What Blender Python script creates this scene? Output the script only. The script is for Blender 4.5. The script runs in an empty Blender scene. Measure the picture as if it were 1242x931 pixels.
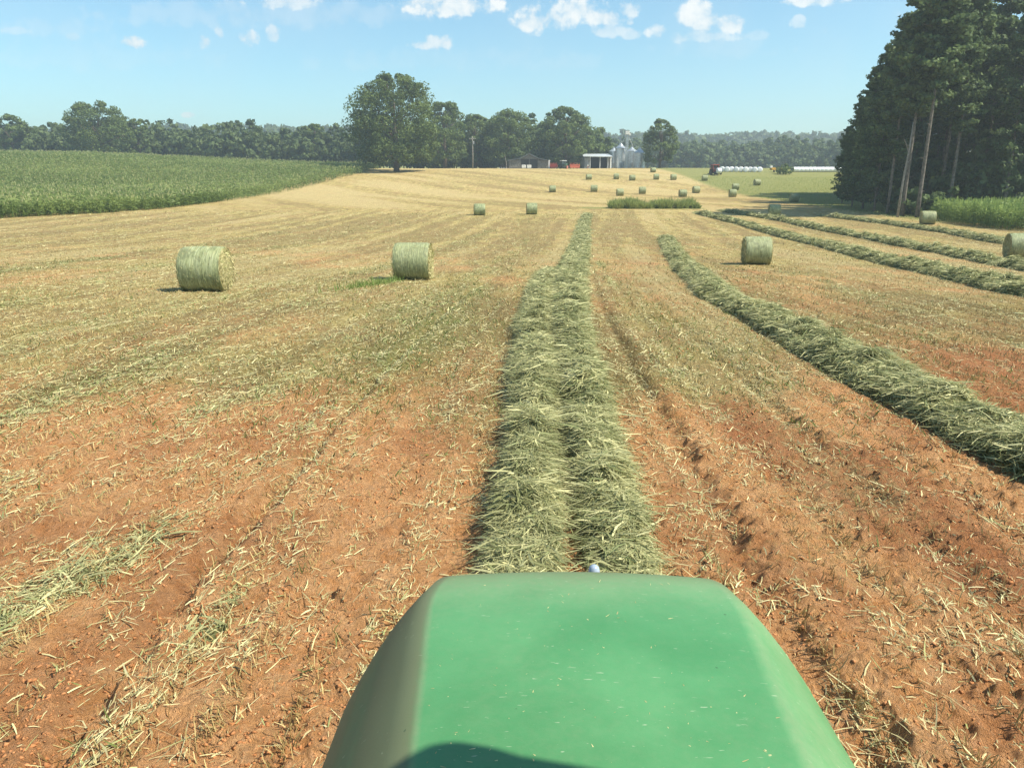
import bpy, math, random
import numpy as np
from mathutils import Vector, Matrix
SC = bpy.context.scene
COL = SC.collection
R = math.radians

# ---------------------------------------------------------------- camera, sky, sun, exposure
EYE = 2.8                                   # eye height of the driver above the soil
cam_d = bpy.data.cameras.new('camera'); cam = bpy.data.objects.new('camera', cam_d); COL.objects.link(cam)
cam.location = (0, 0, EYE); cam.rotation_euler = (R(90 - 15.07), 0, 0)
cam_d.sensor_width = 36; cam_d.lens = 36 * 930 / 1242; cam_d.clip_start = 0.05; cam_d.clip_end = 9000
SC.camera = cam
SUN_EL, SUN_AZ = 50.0, 108.0                # azimuth clockwise from +Y: from the right and a little behind
sd = Vector((math.sin(R(SUN_AZ)) * math.cos(R(SUN_EL)), math.cos(R(SUN_AZ)) * math.cos(R(SUN_EL)), math.sin(R(SUN_EL))))
sun_d = bpy.data.lights.new('sun', 'SUN'); sun_d.energy = 4.9; sun_d.angle = R(0.6); sun_d.color = (1, .93, .78)
sun = bpy.data.objects.new('sun', sun_d); COL.objects.link(sun)
sun.rotation_euler = sd.to_track_quat('Z', 'Y').to_euler(); sun.location = (60, -20, 80)
SC.view_settings.view_transform = 'Standard'; SC.view_settings.look = 'None'
SC.view_settings.gamma = 1; SC.view_settings.exposure = 0.75; SC.view_settings.use_curve_mapping = False
SC.render.engine = 'CYCLES'
SC.cycles.max_bounces = 5; SC.cycles.diffuse_bounces = 2; SC.cycles.transmission_bounces = 3
SC.cycles.volume_bounces = 0; SC.cycles.transparent_max_bounces = 6

class NT:
    """short hand for wiring nodes"""
    def __init__(s, tree): s.t = tree; s.n = tree.nodes; s.l = tree.links
    def node(s, typ, **kw):
        n = s.n.new(typ)
        for k, v in kw.items(): setattr(n, k, v)
        return n
    def put(s, inp, v):
        if isinstance(v, bpy.types.NodeSocket): s.l.new(v, inp)
        else: inp.default_value = v
    def math(s, op, a, b=0.0, clamp=False):
        n = s.node('ShaderNodeMath', operation=op, use_clamp=clamp); s.put(n.inputs[0], a); s.put(n.inputs[1], b); return n.outputs[0]
    def mix(s, f, a, b, typ='MIX'):
        n = s.node('ShaderNodeMix', data_type='RGBA', blend_type=typ)
        s.put(n.inputs[0], f)
        s.put(n.inputs[6], a if isinstance(a, bpy.types.NodeSocket) else (*a, 1)); s.put(n.inputs[7], b if isinstance(b, bpy.types.NodeSocket) else (*b, 1))
        return n.outputs[2]
    def noise(s, vec, scale, detail=3, rough=.55, out=0, dist=0):
        n = s.node('ShaderNodeTexNoise'); s.put(n.inputs['Vector'], vec); n.inputs['Scale'].default_value = scale
        n.inputs['Detail'].default_value = detail; n.inputs['Roughness'].default_value = rough; n.inputs['Distortion'].default_value = dist
        return n.outputs[out]
    def ramp(s, f, a, b, lo=0.0, hi=1.0):
        n = s.node('ShaderNodeMapRange', interpolation_type='SMOOTHSTEP'); s.put(n.inputs[0], f)
        n.inputs[1].default_value = a; n.inputs[2].default_value = b; n.inputs[3].default_value = lo; n.inputs[4].default_value = hi
        return n.outputs[0]
    def attr(s, name): return s.node('ShaderNodeAttribute', attribute_name=name).outputs['Fac']

# world: Nishita sky with fair weather cumulus placed by direction
W = bpy.data.worlds.new('World'); SC.world = W; W.use_nodes = True
w = NT(W.node_tree); w.n.clear()
sky = w.node('ShaderNodeTexSky', sky_type='NISHITA', sun_disc=False)
sky.sun_elevation = R(SUN_EL); sky.sun_rotation = R(SUN_AZ); sky.air_density = 1.0; sky.dust_density = .6; sky.ozone_density = 1.0
tc = w.node('ShaderNodeTexCoord').outputs['Generated']
sep = w.node('ShaderNodeSeparateXYZ'); w.l.new(tc, sep.inputs[0])
fy = w.math('MAXIMUM', sep.outputs[1], .05)
u = w.math('DIVIDE', sep.outputs[0], fy); v = w.math('DIVIDE', sep.outputs[2], fy)
cv = w.node('ShaderNodeCombineXYZ'); w.l.new(u, cv.inputs[0]); w.l.new(v, cv.inputs[1])
nz = w.noise(cv.outputs[0], 34, 6, .62)
nz2 = w.noise(cv.outputs[0], 9, 3, .5)
# (direction u, height v, half width, half height, opacity)
CL = [(-0.0718, 0.1966, 0.065, 0.0182, 1), (-0.0992, 0.2011, 0.0375, 0.013, 0.8), (-0.0955, 0.1557, 0.0325, 0.0117, 0.85), (-0.276, 0.2011, 0.0525, 0.013, 0.7), (-0.4566, 0.1557, 0.0175, 0.0104, 0.95), (-0.371, 0.1557, 0.0088, 0.0117, 0.7), (-0.351, 0.1676, 0.0063, 0.0117, 0.6), (-0.3159, 0.1603, 0.0125, 0.0117, 0.8), (-0.2866, 0.1667, 0.0112, 0.0156, 0.7), (-0.5955, 0.1694, 0.02, 0.0065, 0.35), (-0.5292, 0.1621, 0.01, 0.0065, 0.35), (0.0434, 0.1822, 0.0425, 0.0221, 1), (0.0729, 0.1912, 0.0425, 0.0182, 1), (0.0237, 0.1767, 0.0275, 0.0117, 1), (0.1125, 0.184, 0.0375, 0.0169, 1), (0.1369, 0.1903, 0.02, 0.0143, 0.9), (0.113, 0.1694, 0.03, 0.0104, 0.6), (0.2208, 0.1876, 0.025, 0.0234, 1), (0.2362, 0.1786, 0.04, 0.0182, 1), (0.2611, 0.1767, 0.0225, 0.0156, 0.95), (0.2224, 0.1621, 0.05, 0.0104, 0.55), (0.1775, 0.1676, 0.0163, 0.0104, 0.85), (0.1418, 0.1658, 0.0125, 0.0078, 0.5), (0.3573, 0.2029, 0.05, 0.0091, 0.9), (0.3697, 0.1685, 0.0088, 0.0078, 0.6), (0.3431, 0.1767, 0.01, 0.0091, 0.5), (0.2967, 0.164, 0.0175, 0.0078, 0.3), (0.4525, 0.1876, 0.0125, 0.0104, 0.2), (-0.3979, 0.0738, 0.0088, 0.0039, 0.6), (-0.5553, 0.1731, 0.075, 0.0156, 0.16), (-0.3166, 0.1858, 0.225, 0.0208, 0.2), (-0.5006, 0.14, 0.15, 0.026, 0.1), (-0.061, 0.1353, 0.1875, 0.0182, 0.1), (0.2581, 0.1492, 0.075, 0.0182, 0.12), (-0.1687, 0.1858, 0.075, 0.013, 0.15)]
tot = None
for (a, b, ha, hb, op) in CL:
    du = w.math('DIVIDE', w.math('SUBTRACT', u, a), ha)
    dv0 = w.math('SUBTRACT', v, b)
    dv = w.math('DIVIDE', dv0, hb)
    dvb = w.math('MULTIPLY', w.math('MINIMUM', dv, 0.0), 1.1)      # flatter underside
    d2 = w.math('ADD', w.math('ADD', w.math('MULTIPLY', du, du), w.math('MULTIPLY', dv, dv)), w.math('MULTIPLY', dvb, dvb))
    e = w.math('SUBTRACT', 1.0, d2)
    f = w.math('ADD', w.math('MULTIPLY', e, .8), w.math('MULTIPLY', w.math('SUBTRACT', nz, .49), 4.6))
    # fade out well outside the ellipse
    f = w.math('MINIMUM', f, w.math('ADD', e, 1.1))
    m = w.math('MULTIPLY', w.ramp(f, 0.0, .85), op)
    tot = m if tot is None else w.math('MAXIMUM', tot, m)
tot = w.math('MULTIPLY', tot, w.ramp(sep.outputs[1], .1, .3))
shade = w.ramp(nz, .42, .66)
ccol = w.mix(shade, (4.3, 5.0, 5.4), (5.9, 6.0, 5.9))
skyc = w.mix(1.0, sky.outputs[0], (.74, .99, 1.0), 'MULTIPLY')     # the cyan cast of the tinted cab glass
veil = w.math('MULTIPLY', w.ramp(nz2, .35, .75), .10)
skyc = w.mix(veil, skyc, (4.2, 4.8, 5.1))
skyc = w.mix(w.math('MULTIPLY', tot, .92), skyc, ccol)
bg = w.node('ShaderNodeBackground'); bg.inputs[1].default_value = .108; w.l.new(skyc, bg.inputs[0])
wo = w.node('ShaderNodeOutputWorld'); w.l.new(bg.outputs[0], wo.inputs[0])

# ---------------------------------------------------------------- helpers
rng = np.random.default_rng(7)
def hash2(ix, iy, seed):
    h = (ix.astype(np.int64) * 374761393 + iy.astype(np.int64) * 668265263 + seed * 982451653) & 0xffffffff
    h = ((h ^ (h >> 13)) * 1274126177) & 0xffffffff
    return ((h ^ (h >> 16)) & 0xffff) / 65535.0
def vn(x, y, seed=0):
    x = np.asarray(x, float); y = np.asarray(y, float)
    ix = np.floor(x); iy = np.floor(y); fx = x - ix; fy_ = y - iy
    fx = fx * fx * (3 - 2 * fx); fy_ = fy_ * fy_ * (3 - 2 * fy_)
    a = hash2(ix, iy, seed); b = hash2(ix + 1, iy, seed); c = hash2(ix, iy + 1, seed); d = hash2(ix + 1, iy + 1, seed)
    return (a + (b - a) * fx) * (1 - fy_) + (c + (d - c) * fx) * fy_
def fbm(x, y, seed=0, o=4):
    s = 0; a = .5; t = 0
    for i in range(o):
        s = s + a * vn(x, y, seed + i * 17); t += a; a *= .5; x = x * 2.03 + 11.3; y = y * 2.03 + 5.7
    return s / t
def ss(x, a, b):
    t = np.clip((np.asarray(x, float) - a) / (b - a), 0, 1); return t * t * (3 - 2 * t)

CY = [-60, 0, 5, 12, 23, 30, 40, 60, 80, 95, 130, 170, 200, 225, 250, 290, 350, 450, 700, 1000, 1300, 9000]
CZ = [-2.6, -2.75, -2.8, -3.0, -3.45, -3.85, -4.35, -4.9, -4.95, -4.7, -4.1, -3.2, -1.2, .7, 2.2, 3.2, 3, 1, 16, 34, 30, 10]
_cy = np.array(CY, float); _cz = np.array(CZ, float) + EYE
_m = np.gradient(_cz, _cy)
def prof(Y):
    Y = np.clip(np.asarray(Y, float), -60, 8999); i = np.clip(np.searchsorted(_cy, Y, side='right') - 1, 0, len(_cy) - 2)
    h = _cy[i + 1] - _cy[i]; t = (Y - _cy[i]) / h
    # monotone blend of linear and hermite
    H = ((1 + 2 * t) * (1 - t) ** 2 * _cz[i] + t * (1 - t) ** 2 * h * _m[i] + t * t * (3 - 2 * t) * _cz[i + 1] + t * t * (t - 1) * h * _m[i + 1])
    L = _cz[i] + (_cz[i + 1] - _cz[i]) * t
    return .6 * H + .4 * L
def zb(X, Y):
    X = np.asarray(X, float); Y = np.asarray(Y, float)
    z = prof(Y)
    z = z + 3.6 * ss(-X, 40, 160) * ss(Y, 150, 250)
    z = z + .5 * (fbm(X / 60, Y / 60, 3, 2) - .5) * ss(Y, 100, 200)
    z = z + 5 * (fbm(X / 260, Y / 400, 9, 2) - .5) * ss(Y, 600, 900) * 1.5
    z = z + 4 * ss(-X, 0, 400) * ss(Y, 600, 900)
    return z
def shift(Y):                              # the drill rows bend gently to the right as they run away
    return np.interp(Y, [-20, 5, 12, 21, 30, 46, 87, 110, 200, 400], [-.1, 0, .2, .65, 1.4, 2.9, 7, 10, 22, 55])
def micro(X, Y):
    """furrows, wheel ruts and clods"""
    r = X - shift(Y)
    near = 1 - ss(Y, 14, 45)
    z = .020 * np.cos(r * 2 * np.pi / .76 + 1.5 * fbm(X / 2, Y / 3, 21, 2)) * near
    for c, d, wd in ((-2.3, .12, .12), (1.75, .06, .13), (3.3, .03, .18), (-3.8, .03, .2)):
        z = z - d * np.exp(-((r - c + .16 * (fbm(Y / 1.5, Y * 0 + c, 5, 2) - .5)) / wd) ** 2) * near
        z = z + d * .5 * np.exp(-((r - c - .26) / .15) ** 2) * near
    cl = fbm(X / .16, Y / .16, 31, 4)
    z = z + .11 * (cl - .5) * (1 - ss(Y, 8, 30)) * (.45 + .9 * fbm(X / 1.3, Y / 1.3, 44, 2))
    cr = vn(X / .055, Y / .055, 71)
    z = z + .055 * np.maximum(cr - .5, 0) * (1 - ss(Y, 7, 16)) * (.15 + 1.8 * vn(X / .7, Y / .7, 13)) + .10 * np.maximum(fbm(X / .12, Y / .12, 77, 2) - .62, 0) * (1 - ss(Y, 9, 20))
    z = z + .05 * (fbm(X / .9, Y / .9, 61, 3) - .5) * (1 - ss(Y, 30, 90))
    return z
def gz(X, Y): return zb(X, Y) + micro(X, Y)
def g(X, Y): return float(gz(np.array([X]), np.array([Y]))[0])

def mesh_np(name, V, F, mat=None, parent=None, attrs=None, smooth=False):
    """V (n,3), F (m,4) or (m,3) -> one mesh object"""
    me = bpy.data.meshes.new(name); k = F.shape[1]
    me.vertices.add(len(V)); me.vertices.foreach_set('co', np.ascontiguousarray(V, np.float32).ravel())
    me.loops.add(F.size); me.loops.foreach_set('vertex_index', np.ascontiguousarray(F, np.int32).ravel())
    me.polygons.add(len(F)); me.polygons.foreach_set('loop_start', np.arange(0, F.size, k, dtype=np.int32))
    try: me.polygons.foreach_set('loop_total', np.full(len(F), k, np.int32))
    except Exception: pass
    me.update(calc_edges=True)
    if smooth: me.polygons.foreach_set('use_smooth', np.ones(len(F), bool))
    for an, av in (attrs or {}).items():
        at = me.attributes.new(an, 'FLOAT', 'POINT'); at.data.foreach_set('value', np.ascontiguousarray(av, np.float32))
    if mat: me.materials.append(mat)
    o = bpy.data.objects.new(name, me); COL.objects.link(o)
    if parent: o.parent = parent
    return o
def tag(o, label=None, cat=None, group=None, kind=None):
    if label: o['label'] = label
    if cat: o['category'] = cat
    if group: o['group'] = group
    if kind: o['kind'] = kind
    return o
def empty(name, loc, rz=0, **kw):
    o = bpy.data.objects.new(name, None); COL.objects.link(o); o.location = loc; o.rotation_euler = (0, 0, rz); o.empty_display_size = .2
    return tag(o, **kw)
def copy_tree(o, parent=None):
    c = o.copy(); COL.objects.link(c)
    c.parent = parent
    for ch in [x for x in bpy.data.objects if x.parent == o]: copy_tree(ch, c)
    return c
class MB:
    """collects primitives and links them as one mesh object"""
    def __init__(s): s.v = []; s.f = []
    def add(s, v, f):
        k = len(s.v); s.v += [tuple(p) for p in v]; s.f += [tuple(i + k for i in q) for q in f]; return s
    def box(s, x0, x1, y0, y1, z0, z1, M=None):
        v = [(x, y, z) for z in (z0, z1) for x, y in ((x0, y0), (x1, y0), (x1, y1), (x0, y1))]
        if M is not None: v = [M @ Vector(p) for p in v]
        return s.add(v, [(3, 2, 1, 0), (4, 5, 6, 7), (0, 1, 5, 4), (1, 2, 6, 5), (2, 3, 7, 6), (3, 0, 4, 7)])
    def tube(s, pts, rad, n=10, cap=True):
        pts = [Vector(p) for p in pts]; rad = rad if hasattr(rad, '__len__') else [rad] * len(pts)
        v = []; 
        for i, p in enumerate(pts):
            d = (pts[min(i + 1, len(pts) - 1)] - pts[max(i - 1, 0)]).normalized()
            a = d.orthogonal().normalized() if abs(d.z) < .9 else Vector((1, 0, 0)).cross(d).normalized(); b = d.cross(a)
            v += [p + (a * math.cos(t * 2 * math.pi / n) + b * math.sin(t * 2 * math.pi / n)) * rad[i] for t in range(n)]
        f = [(i * n + j, i * n + (j + 1) % n, (i + 1) * n + (j + 1) % n, (i + 1) * n + j) for i in range(len(pts) - 1) for j in range(n)]
        if cap: f += [tuple(range(n))[::-1], tuple((len(pts) - 1) * n + j for j in range(n))]
        return s.add(v, f)
    def lathe(s, prof_, n=24, M=None):       # profile (radius, height) about z
        v = []
        for r, z in prof_: v += [(r * math.cos(t * 2 * math.pi / n), r * math.sin(t * 2 * math.pi / n), z) for t in range(n)]
        if M is not None: v = [M @ Vector(p) for p in v]
        m = len(prof_)
        f = [(i * n + j, i * n + (j + 1) % n, (i + 1) * n + (j + 1) % n, (i + 1) * n + j) for i in range(m - 1) for j in range(n)]
        return s.add(v, f + [tuple(range(n))[::-1], tuple((m - 1) * n + j for j in range(n))])
    def build(s, name, mat, parent=None, smooth=False, bevel=0):
        me = bpy.data.meshes.new(name); me.from_pydata(s.v, [], s.f); me.update()
        if smooth: me.polygons.foreach_set('use_smooth', [True] * len(me.polygons))
        me.materials.append(mat); o = bpy.data.objects.new(name, me); COL.objects.link(o)
        if parent: o.parent = parent
        if bevel:
            b = o.modifiers.new('b', 'BEVEL'); b.width = bevel; b.segments = 2; b.limit_method = 'ANGLE'
        return o

def mat(name, fn, rough=.8, spec=.3):
    m = bpy.data.materials.new(name); m.use_nodes = True; n = NT(m.node_tree)
    b = m.node_tree.nodes['Principled BSDF']; b.inputs['Roughness'].default_value = rough
    b.inputs['Specular IOR Level'].default_value = spec
    fn(n, b); return m
def col(n, b, c):
    if isinstance(c, bpy.types.NodeSocket): n.l.new(c, b.inputs['Base Color'])
    else: b.inputs['Base Color'].default_value = (*c, 1)
def bump(n, b, h, strength=.5, dist=.02):
    bp = n.node('ShaderNodeBump'); bp.inputs['Strength'].default_value = strength; bp.inputs['Distance'].default_value = dist
    n.l.new(h, bp.inputs['Height']); n.l.new(bp.outputs[0], b.inputs['Normal'])
def obc(n): return n.node('ShaderNodeTexCoord').outputs['Object']
def plain(name, c1, c2=None, rough=.6, scale=3, metal=0, spec=.4):
    def fn(n, b):
        c = n.mix(n.ramp(n.noise(obc(n), scale, 4, .6), .35, .68), c1, c2 or tuple(x * .72 for x in c1)); col(n, b, c)
        b.inputs['Metallic'].default_value = metal
    return mat(name, fn, rough, spec)
def leafy(name, dark, light, trans=.25, rough=.6, attr='tint', spec=.25, hue=None):
    """leaf, straw or hay: colour by blade, a little light shines through"""
    m = bpy.data.materials.new(name); m.use_nodes = True; n = NT(m.node_tree)
    b = m.node_tree.nodes['Principled BSDF']; b.inputs['Roughness'].default_value = rough; b.inputs['Specular IOR Level'].default_value = spec
    c = n.mix(n.attr(attr), dark, light)
    if hue is not None: c = n.mix(n.ramp(n.attr('kind'), .5, .6), c, hue)
    oi = n.node('ShaderNodeObjectInfo').outputs['Random']
    c = n.mix(n.math('MULTIPLY', oi, .3), c, tuple(x * .55 for x in light))
    n.l.new(c, b.inputs['Base Color'])
    if trans:
        t = n.node('ShaderNodeBsdfTranslucent'); n.l.new(c, t.inputs[0])
        mx = n.node('ShaderNodeMixShader'); mx.inputs[0].default_value = trans
        n.l.new(b.outputs[0], mx.inputs[1]); n.l.new(t.outputs[0], mx.inputs[2])
        n.l.new(mx.outputs[0], m.node_tree.nodes['Material Output'].inputs[0])
    return m

def unit(a): return a / np.maximum(np.linalg.norm(a, axis=1, keepdims=True), 1e-9)
def blades(name, P, D, L, Wd, B, tint, m, parent=None, taper=.25, extra=None, side=None):
    """bent two segment ribbons: start P, direction D, length L, width Wd, bend offset B (n,3)"""
    n = len(P); D = unit(D); L = L[:, None]; Wd = np.asarray(Wd)[:, None] * np.ones((n, 1))
    S = unit(np.cross(D, unit(rng.normal(size=(n, 3)) if side is None else side)))
    V = np.empty((n, 6, 3), np.float32)
    for i, (t, wf) in enumerate(((0, .8), (.5, 1), (1, taper))):
        c = P + D * L * t + B * t * t
        V[:, 2 * i] = c - S * Wd * wf * .5; V[:, 2 * i + 1] = c + S * Wd * wf * .5
    k = np.arange(n)[:, None] * 6
    F = np.concatenate([k + np.array([[0, 1, 3, 2]]), k + np.array([[2, 3, 5, 4]])], 1).reshape(-1, 4)
    at = {'tint': np.repeat(tint, 6)}
    if extra is not None: at['kind'] = np.repeat(extra, 6)
    return mesh_np(name, V.reshape(-1, 3), F, m, parent, at)
def quads(P, N, S, asp=1.0):
    """square leaf clumps at P with normal N and size S"""
    n = len(P); N = unit(N); a = unit(np.cross(N, unit(rng.normal(size=(n, 3))))); b = np.cross(N, a); S = S[:, None] * .5
    V = np.stack([P - a * S - b * S * asp, P + a * S * .8 - b * S * asp * .7, P + a * S + b * S * asp, P - a * S * .7 + b * S * asp * .8], 1)
    # fold the leaf clump a little so it is not flat
    V[:, 0] += N * S * .5; V[:, 2] += N * S * .5
    return V.reshape(-1, 3), np.arange(n * 4).reshape(-1, 4)

# ---------------------------------------------------------------- materials
def soil_fn(n, b):
    p = obc(n); st = n.attr('straw'); gr = n.attr('green'); wt = n.attr('wet')
    fine = n.noise(p, 26, 5, .7); mid = n.noise(p, 4.0, 4, .6); lg = n.noise(p, .5, 4, .6); mic = n.noise(p, 120, 3, .7)
    soil = n.mix(n.ramp(mid, .3, .7), (.64, .30, .11), (.80, .45, .205))
    soil = n.mix(n.ramp(fine, .45, .75), soil, (.80, .46, .24))
    soil = n.mix(n.math('MULTIPLY', n.ramp(n.noise(p, 60, 4, .7), .52, .70), .5), soil, (.30, .115, .05))
    soil = n.mix(n.math('MULTIPLY', wt, .65), soil, (.37, .13, .055))
    soil = n.mix(n.math('MULTIPLY', n.ramp(n.noise(p, 17, 5, .8),   .42, .30), .35), soil, (.26, .10, .042))  # shading of the cracks painted into the soil colour
    bd = n.attr('band'); sep = n.node('ShaderNodeMapping'); sep.inputs['Scale'].default_value = (1.6, .35, 1); n.l.new(p, sep.inputs[0])
    stn = n.noise(sep.outputs[0], 7, 6, .8); stf = n.noise(sep.outputs[0], .8, 5, .75)
    far = n.mix(n.ramp(n.math('ADD', n.math('MULTIPLY', stn, .5), n.math('MULTIPLY', stf, .5)), .40, .60), (.30, .235, .078), (.57, .45, .18))
    far = n.mix(n.math('MULTIPLY', n.ramp(n.noise(p, .35, 7, .72), .43, .62), .55), far, (.40, .24, .12))
    far = n.mix(n.math('MULTIPLY', n.ramp(n.math('ADD', bd, n.math('MULTIPLY', n.math('SUBTRACT', stf, .5), .8)), .46, .85), .62), far, (.53, .415, .20))
    far = n.mix(n.math('MULTIPLY', n.ramp(n.math('ADD', bd, n.math('MULTIPLY', n.math('SUBTRACT', stf, .5), .8)), .50, .15), .55), far, (.24, .175, .075))
    gra = n.math('ADD', n.math('MULTIPLY', n.noise(sep.outputs[0], 24, 4, .8), .6), n.math('MULTIPLY', n.noise(sep.outputs[0], 2.6, 5, .8), .4))
    far = n.mix(n.math('MULTIPLY', n.ramp(gra, .55, .68), .55), far, (.64, .55, .32)); far = n.mix(n.math('MULTIPLY', n.ramp(gra, .47, .36), .6), far, (.14, .11, .045))
    grn = n.mix(n.ramp(n.noise(p, 6, 5, .75), .35, .7), (.17, .18, .055), (.34, .32, .11))
    ff = n.math('ADD', st, n.math('MULTIPLY', n.math('SUBTRACT', n.noise(p, 14, 5, .75), .5), 1.5))
    c = n.mix(n.ramp(ff, .25, .85), soil, far)
    gg = n.math('ADD', gr, n.math('MULTIPLY', n.math('SUBTRACT', n.noise(p, 3, 5, .75), .5), .9))
    c = n.mix(n.ramp(gg, .2, .9), c, grn)
    col(n, b, c)
    h = n.math('ADD', n.math('MULTIPLY', fine, 1.0), n.math('MULTIPLY', mic, .35))
    crk = n.noise(p, 13, 6, .8, dist=.6); h = n.math('ADD', h, n.math('MULTIPLY', crk, 1.6)); bump(n, b, h, 1.0, .075)
M_soil = mat('red_clay_field', soil_fn, .95, .15)
M_stubble = leafy('stubble', (.20, .13, .045), (.60, .48, .22), .1, .55)
M_litter = leafy('straw_litter', (.26, .21, .09), (.80, .72, .38), .1, .5, hue=(.30, .34, .12))
M_hay = leafy('cut_hay', (.12, .14, .045), (.72, .68, .35), .25, .5, hue=(.24, .275, .11))
M_mound = mat('hay_bed', lambda n, b: (col(n, b, n.mix(n.ramp(n.noise(obc(n), 9, 5, .75), .35, .7), (.085, .10, .035), (.27, .26, .11))), bump(n, b, n.noise(obc(n), 22, 5, .75), 1, .08)), .9, .1)  # dark colour paints the shade in the gaps between stalks
M_grass = leafy('grass', (.085, .13, .03), (.24, .28, .08), .3)
M_corn = leafy('corn_leaf', (.10, .16, .035), (.34, .41, .13), .4, .5, hue=(.48, .46, .22))
M_weed = leafy('weed_leaf', (.10, .17, .035), (.33, .42, .12), .4)
M_strip = leafy('strip_weeds', (.20, .26, .07), (.46, .50, .18), .4)
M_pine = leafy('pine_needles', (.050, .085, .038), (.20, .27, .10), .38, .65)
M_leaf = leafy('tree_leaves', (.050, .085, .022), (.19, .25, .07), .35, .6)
M_far = leafy('far_leaves', (.055, .09, .03), (.16, .21, .075), .3, .7)
M_bark = plain('bark', (.16, .12, .085), (.055, .04, .03), .95, 5)
M_pbark = plain('pine_bark', (.20, .17, .14), (.09, .075, .06), .95, 4)
M_dead = plain('dead_wood', (.30, .27, .23), (.19, .17, .14), .9, 3)

# ---------------------------------------------------------------- ground
def path_np(pts, step):
    pts = np.array(pts, float); d = np.r_[0, np.cumsum(np.hypot(*np.diff(pts, axis=0).T))]
    t = np.linspace(0, d[-1], max(int(d[-1] / step), 4))
    x = np.interp(t, d, pts[:, 0]); y = np.interp(t, d, pts[:, 1])
    k = max(3, int(1.5 / step) | 1); ker = np.ones(k) / k
    xp = np.pad(x, k // 2, mode='reflect', reflect_type='odd'); yp = np.pad(y, k // 2, mode='reflect', reflect_type='odd')
    return np.convolve(xp, ker, 'valid')[:len(t)], np.convolve(yp, ker, 'valid')[:len(t)], t
def dist_path(X, Y, pts):
    d = np.full(np.shape(X), 1e9)
    for (x0, y0), (x1, y1) in zip(pts[:-1], pts[1:]):
        dx, dy = x1 - x0, y1 - y0; t = np.clip(((X - x0) * dx + (Y - y0) * dy) / (dx * dx + dy * dy), 0, 1)
        d = np.minimum(d, np.hypot(X - x0 - t * dx, Y - y0 - t * dy))
    return d
# thin rows of raked litter left lying on the stubble
STREAK = [([(-13.9, 20.7), (-18.1, 40.3), (-13.2, 89)], 1.2), ([(-9.5, 13.5), (-8.6, 22), (-6, 40), (-2, 75)], .9),
          ([(-4.8, 6.4), (-3.7, 10.3), (-2.4, 20), (-1.9, 29.5), (1.3, 64)], .55), ([(-6.6, 8), (-6, 13), (-5.5, 24), (-3.4, 46)], .7),
          ([(-3.35, 4.2), (-3.0, 5.1), (-2.8, 6.4), (-2.4, 9.5), (-1.8, 16.3), (-1.1, 26)], .30), ([(-2.4, 4.2), (-2.3, 5.1), (-2.2, 6.4), (-1.9, 8.1), (-1.8, 11.3)], .13),
          ([(-22, 24), (-24, 45), (-20, 90)], 1.2), ([(2.6, 9), (2.7, 14), (3.2, 22), (5, 45)], .22), ([(9.5, 9), (10, 18), (13, 40), (20, 75)], .5)]
LX0 = [(-61.0, 93.3), (-48.6, 109.9), (-50.2, 165.1), (-46.6, 202.7), (-43.3, 237.6)]
def streak(X, Y):
    s = np.zeros(np.shape(X))
    for p, wd in STREAK: s = np.maximum(s, np.exp(-(dist_path(X, Y, p) / wd) ** 2))
    return s * np.clip(.15 + 2.6 * (fbm(X / 1.1, Y / 2.6, 88, 3) - .42), 0, 1)
def straw_cover(X, Y):
    n1 = fbm(X / 3.5, Y / 8, 101, 3); n2 = fbm(X / 1.1, Y / 2.5, 103, 3)
    c = .10 + .85 * ss(Y + 7 * (n1 - .5) * 2, 5.0, 14) + .55 * (n2 - .5)
    c = c - .28 * ss(fbm(X / 9, Y / 14, 107, 3), .5, .65) * (1 - ss(Y, 40, 70))
    return np.clip(c + .4 * streak(X, Y), 0, 1.1)
def green_cover(X, Y):
    r = X - shift(Y)
    gcov = .30 * ss(fbm(X / 3, Y / 9, 203, 3), .5, .66) * ss(Y, 6, 11) * (1 - ss(Y, 30, 60))
    gcov = gcov + .35 * np.exp(-((r + 2.2) / .9) ** 2) * ss(Y, 8, 12) * (1 - ss(Y, 20, 34)) + .35 * np.exp(-((r - 2.9) / .9) ** 2) * ss(Y, 8, 12) * (1 - ss(Y, 22, 34))
    gcov = gcov + .5 * streak(X, Y) * ss(Y, 10, 40)
    gcov = gcov + .35 * ss(fbm(X / 30, Y / 10, 211, 3), .52, .66) * ss(Y, 60, 100) * (1 - .5 * ss(-X, 5, 40))
    # pasture to the right of the hay field and the margins in front of the wood
    px_ = (X - 47) - (Y - 133) * .185; pas = ss(px_, 0, 3) * ss(Y, 112, 128) * (.0 + .32 * ss(fbm(X / 22, Y / 7, 215, 3), .45, .62) + .42 * np.exp(-((px_ - 6) / 4) ** 2))
    gcov = np.maximum(gcov, pas)
    gcov = np.maximum(gcov, ss(X, 44, 50) * ss(Y, 84, 90))
    gcov = np.maximum(gcov, ss(dist_path(X, Y, [(12, 116), (26, 115)]) * -1, -4, -1) * .9)
    gcov = np.maximum(gcov, .8 * ss(-X - 50, 0, 4) * ss(Y, 105, 115)); gcov = np.maximum(gcov, ss(Y, 285, 300))
    return np.clip(gcov, 0, 1)
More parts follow.
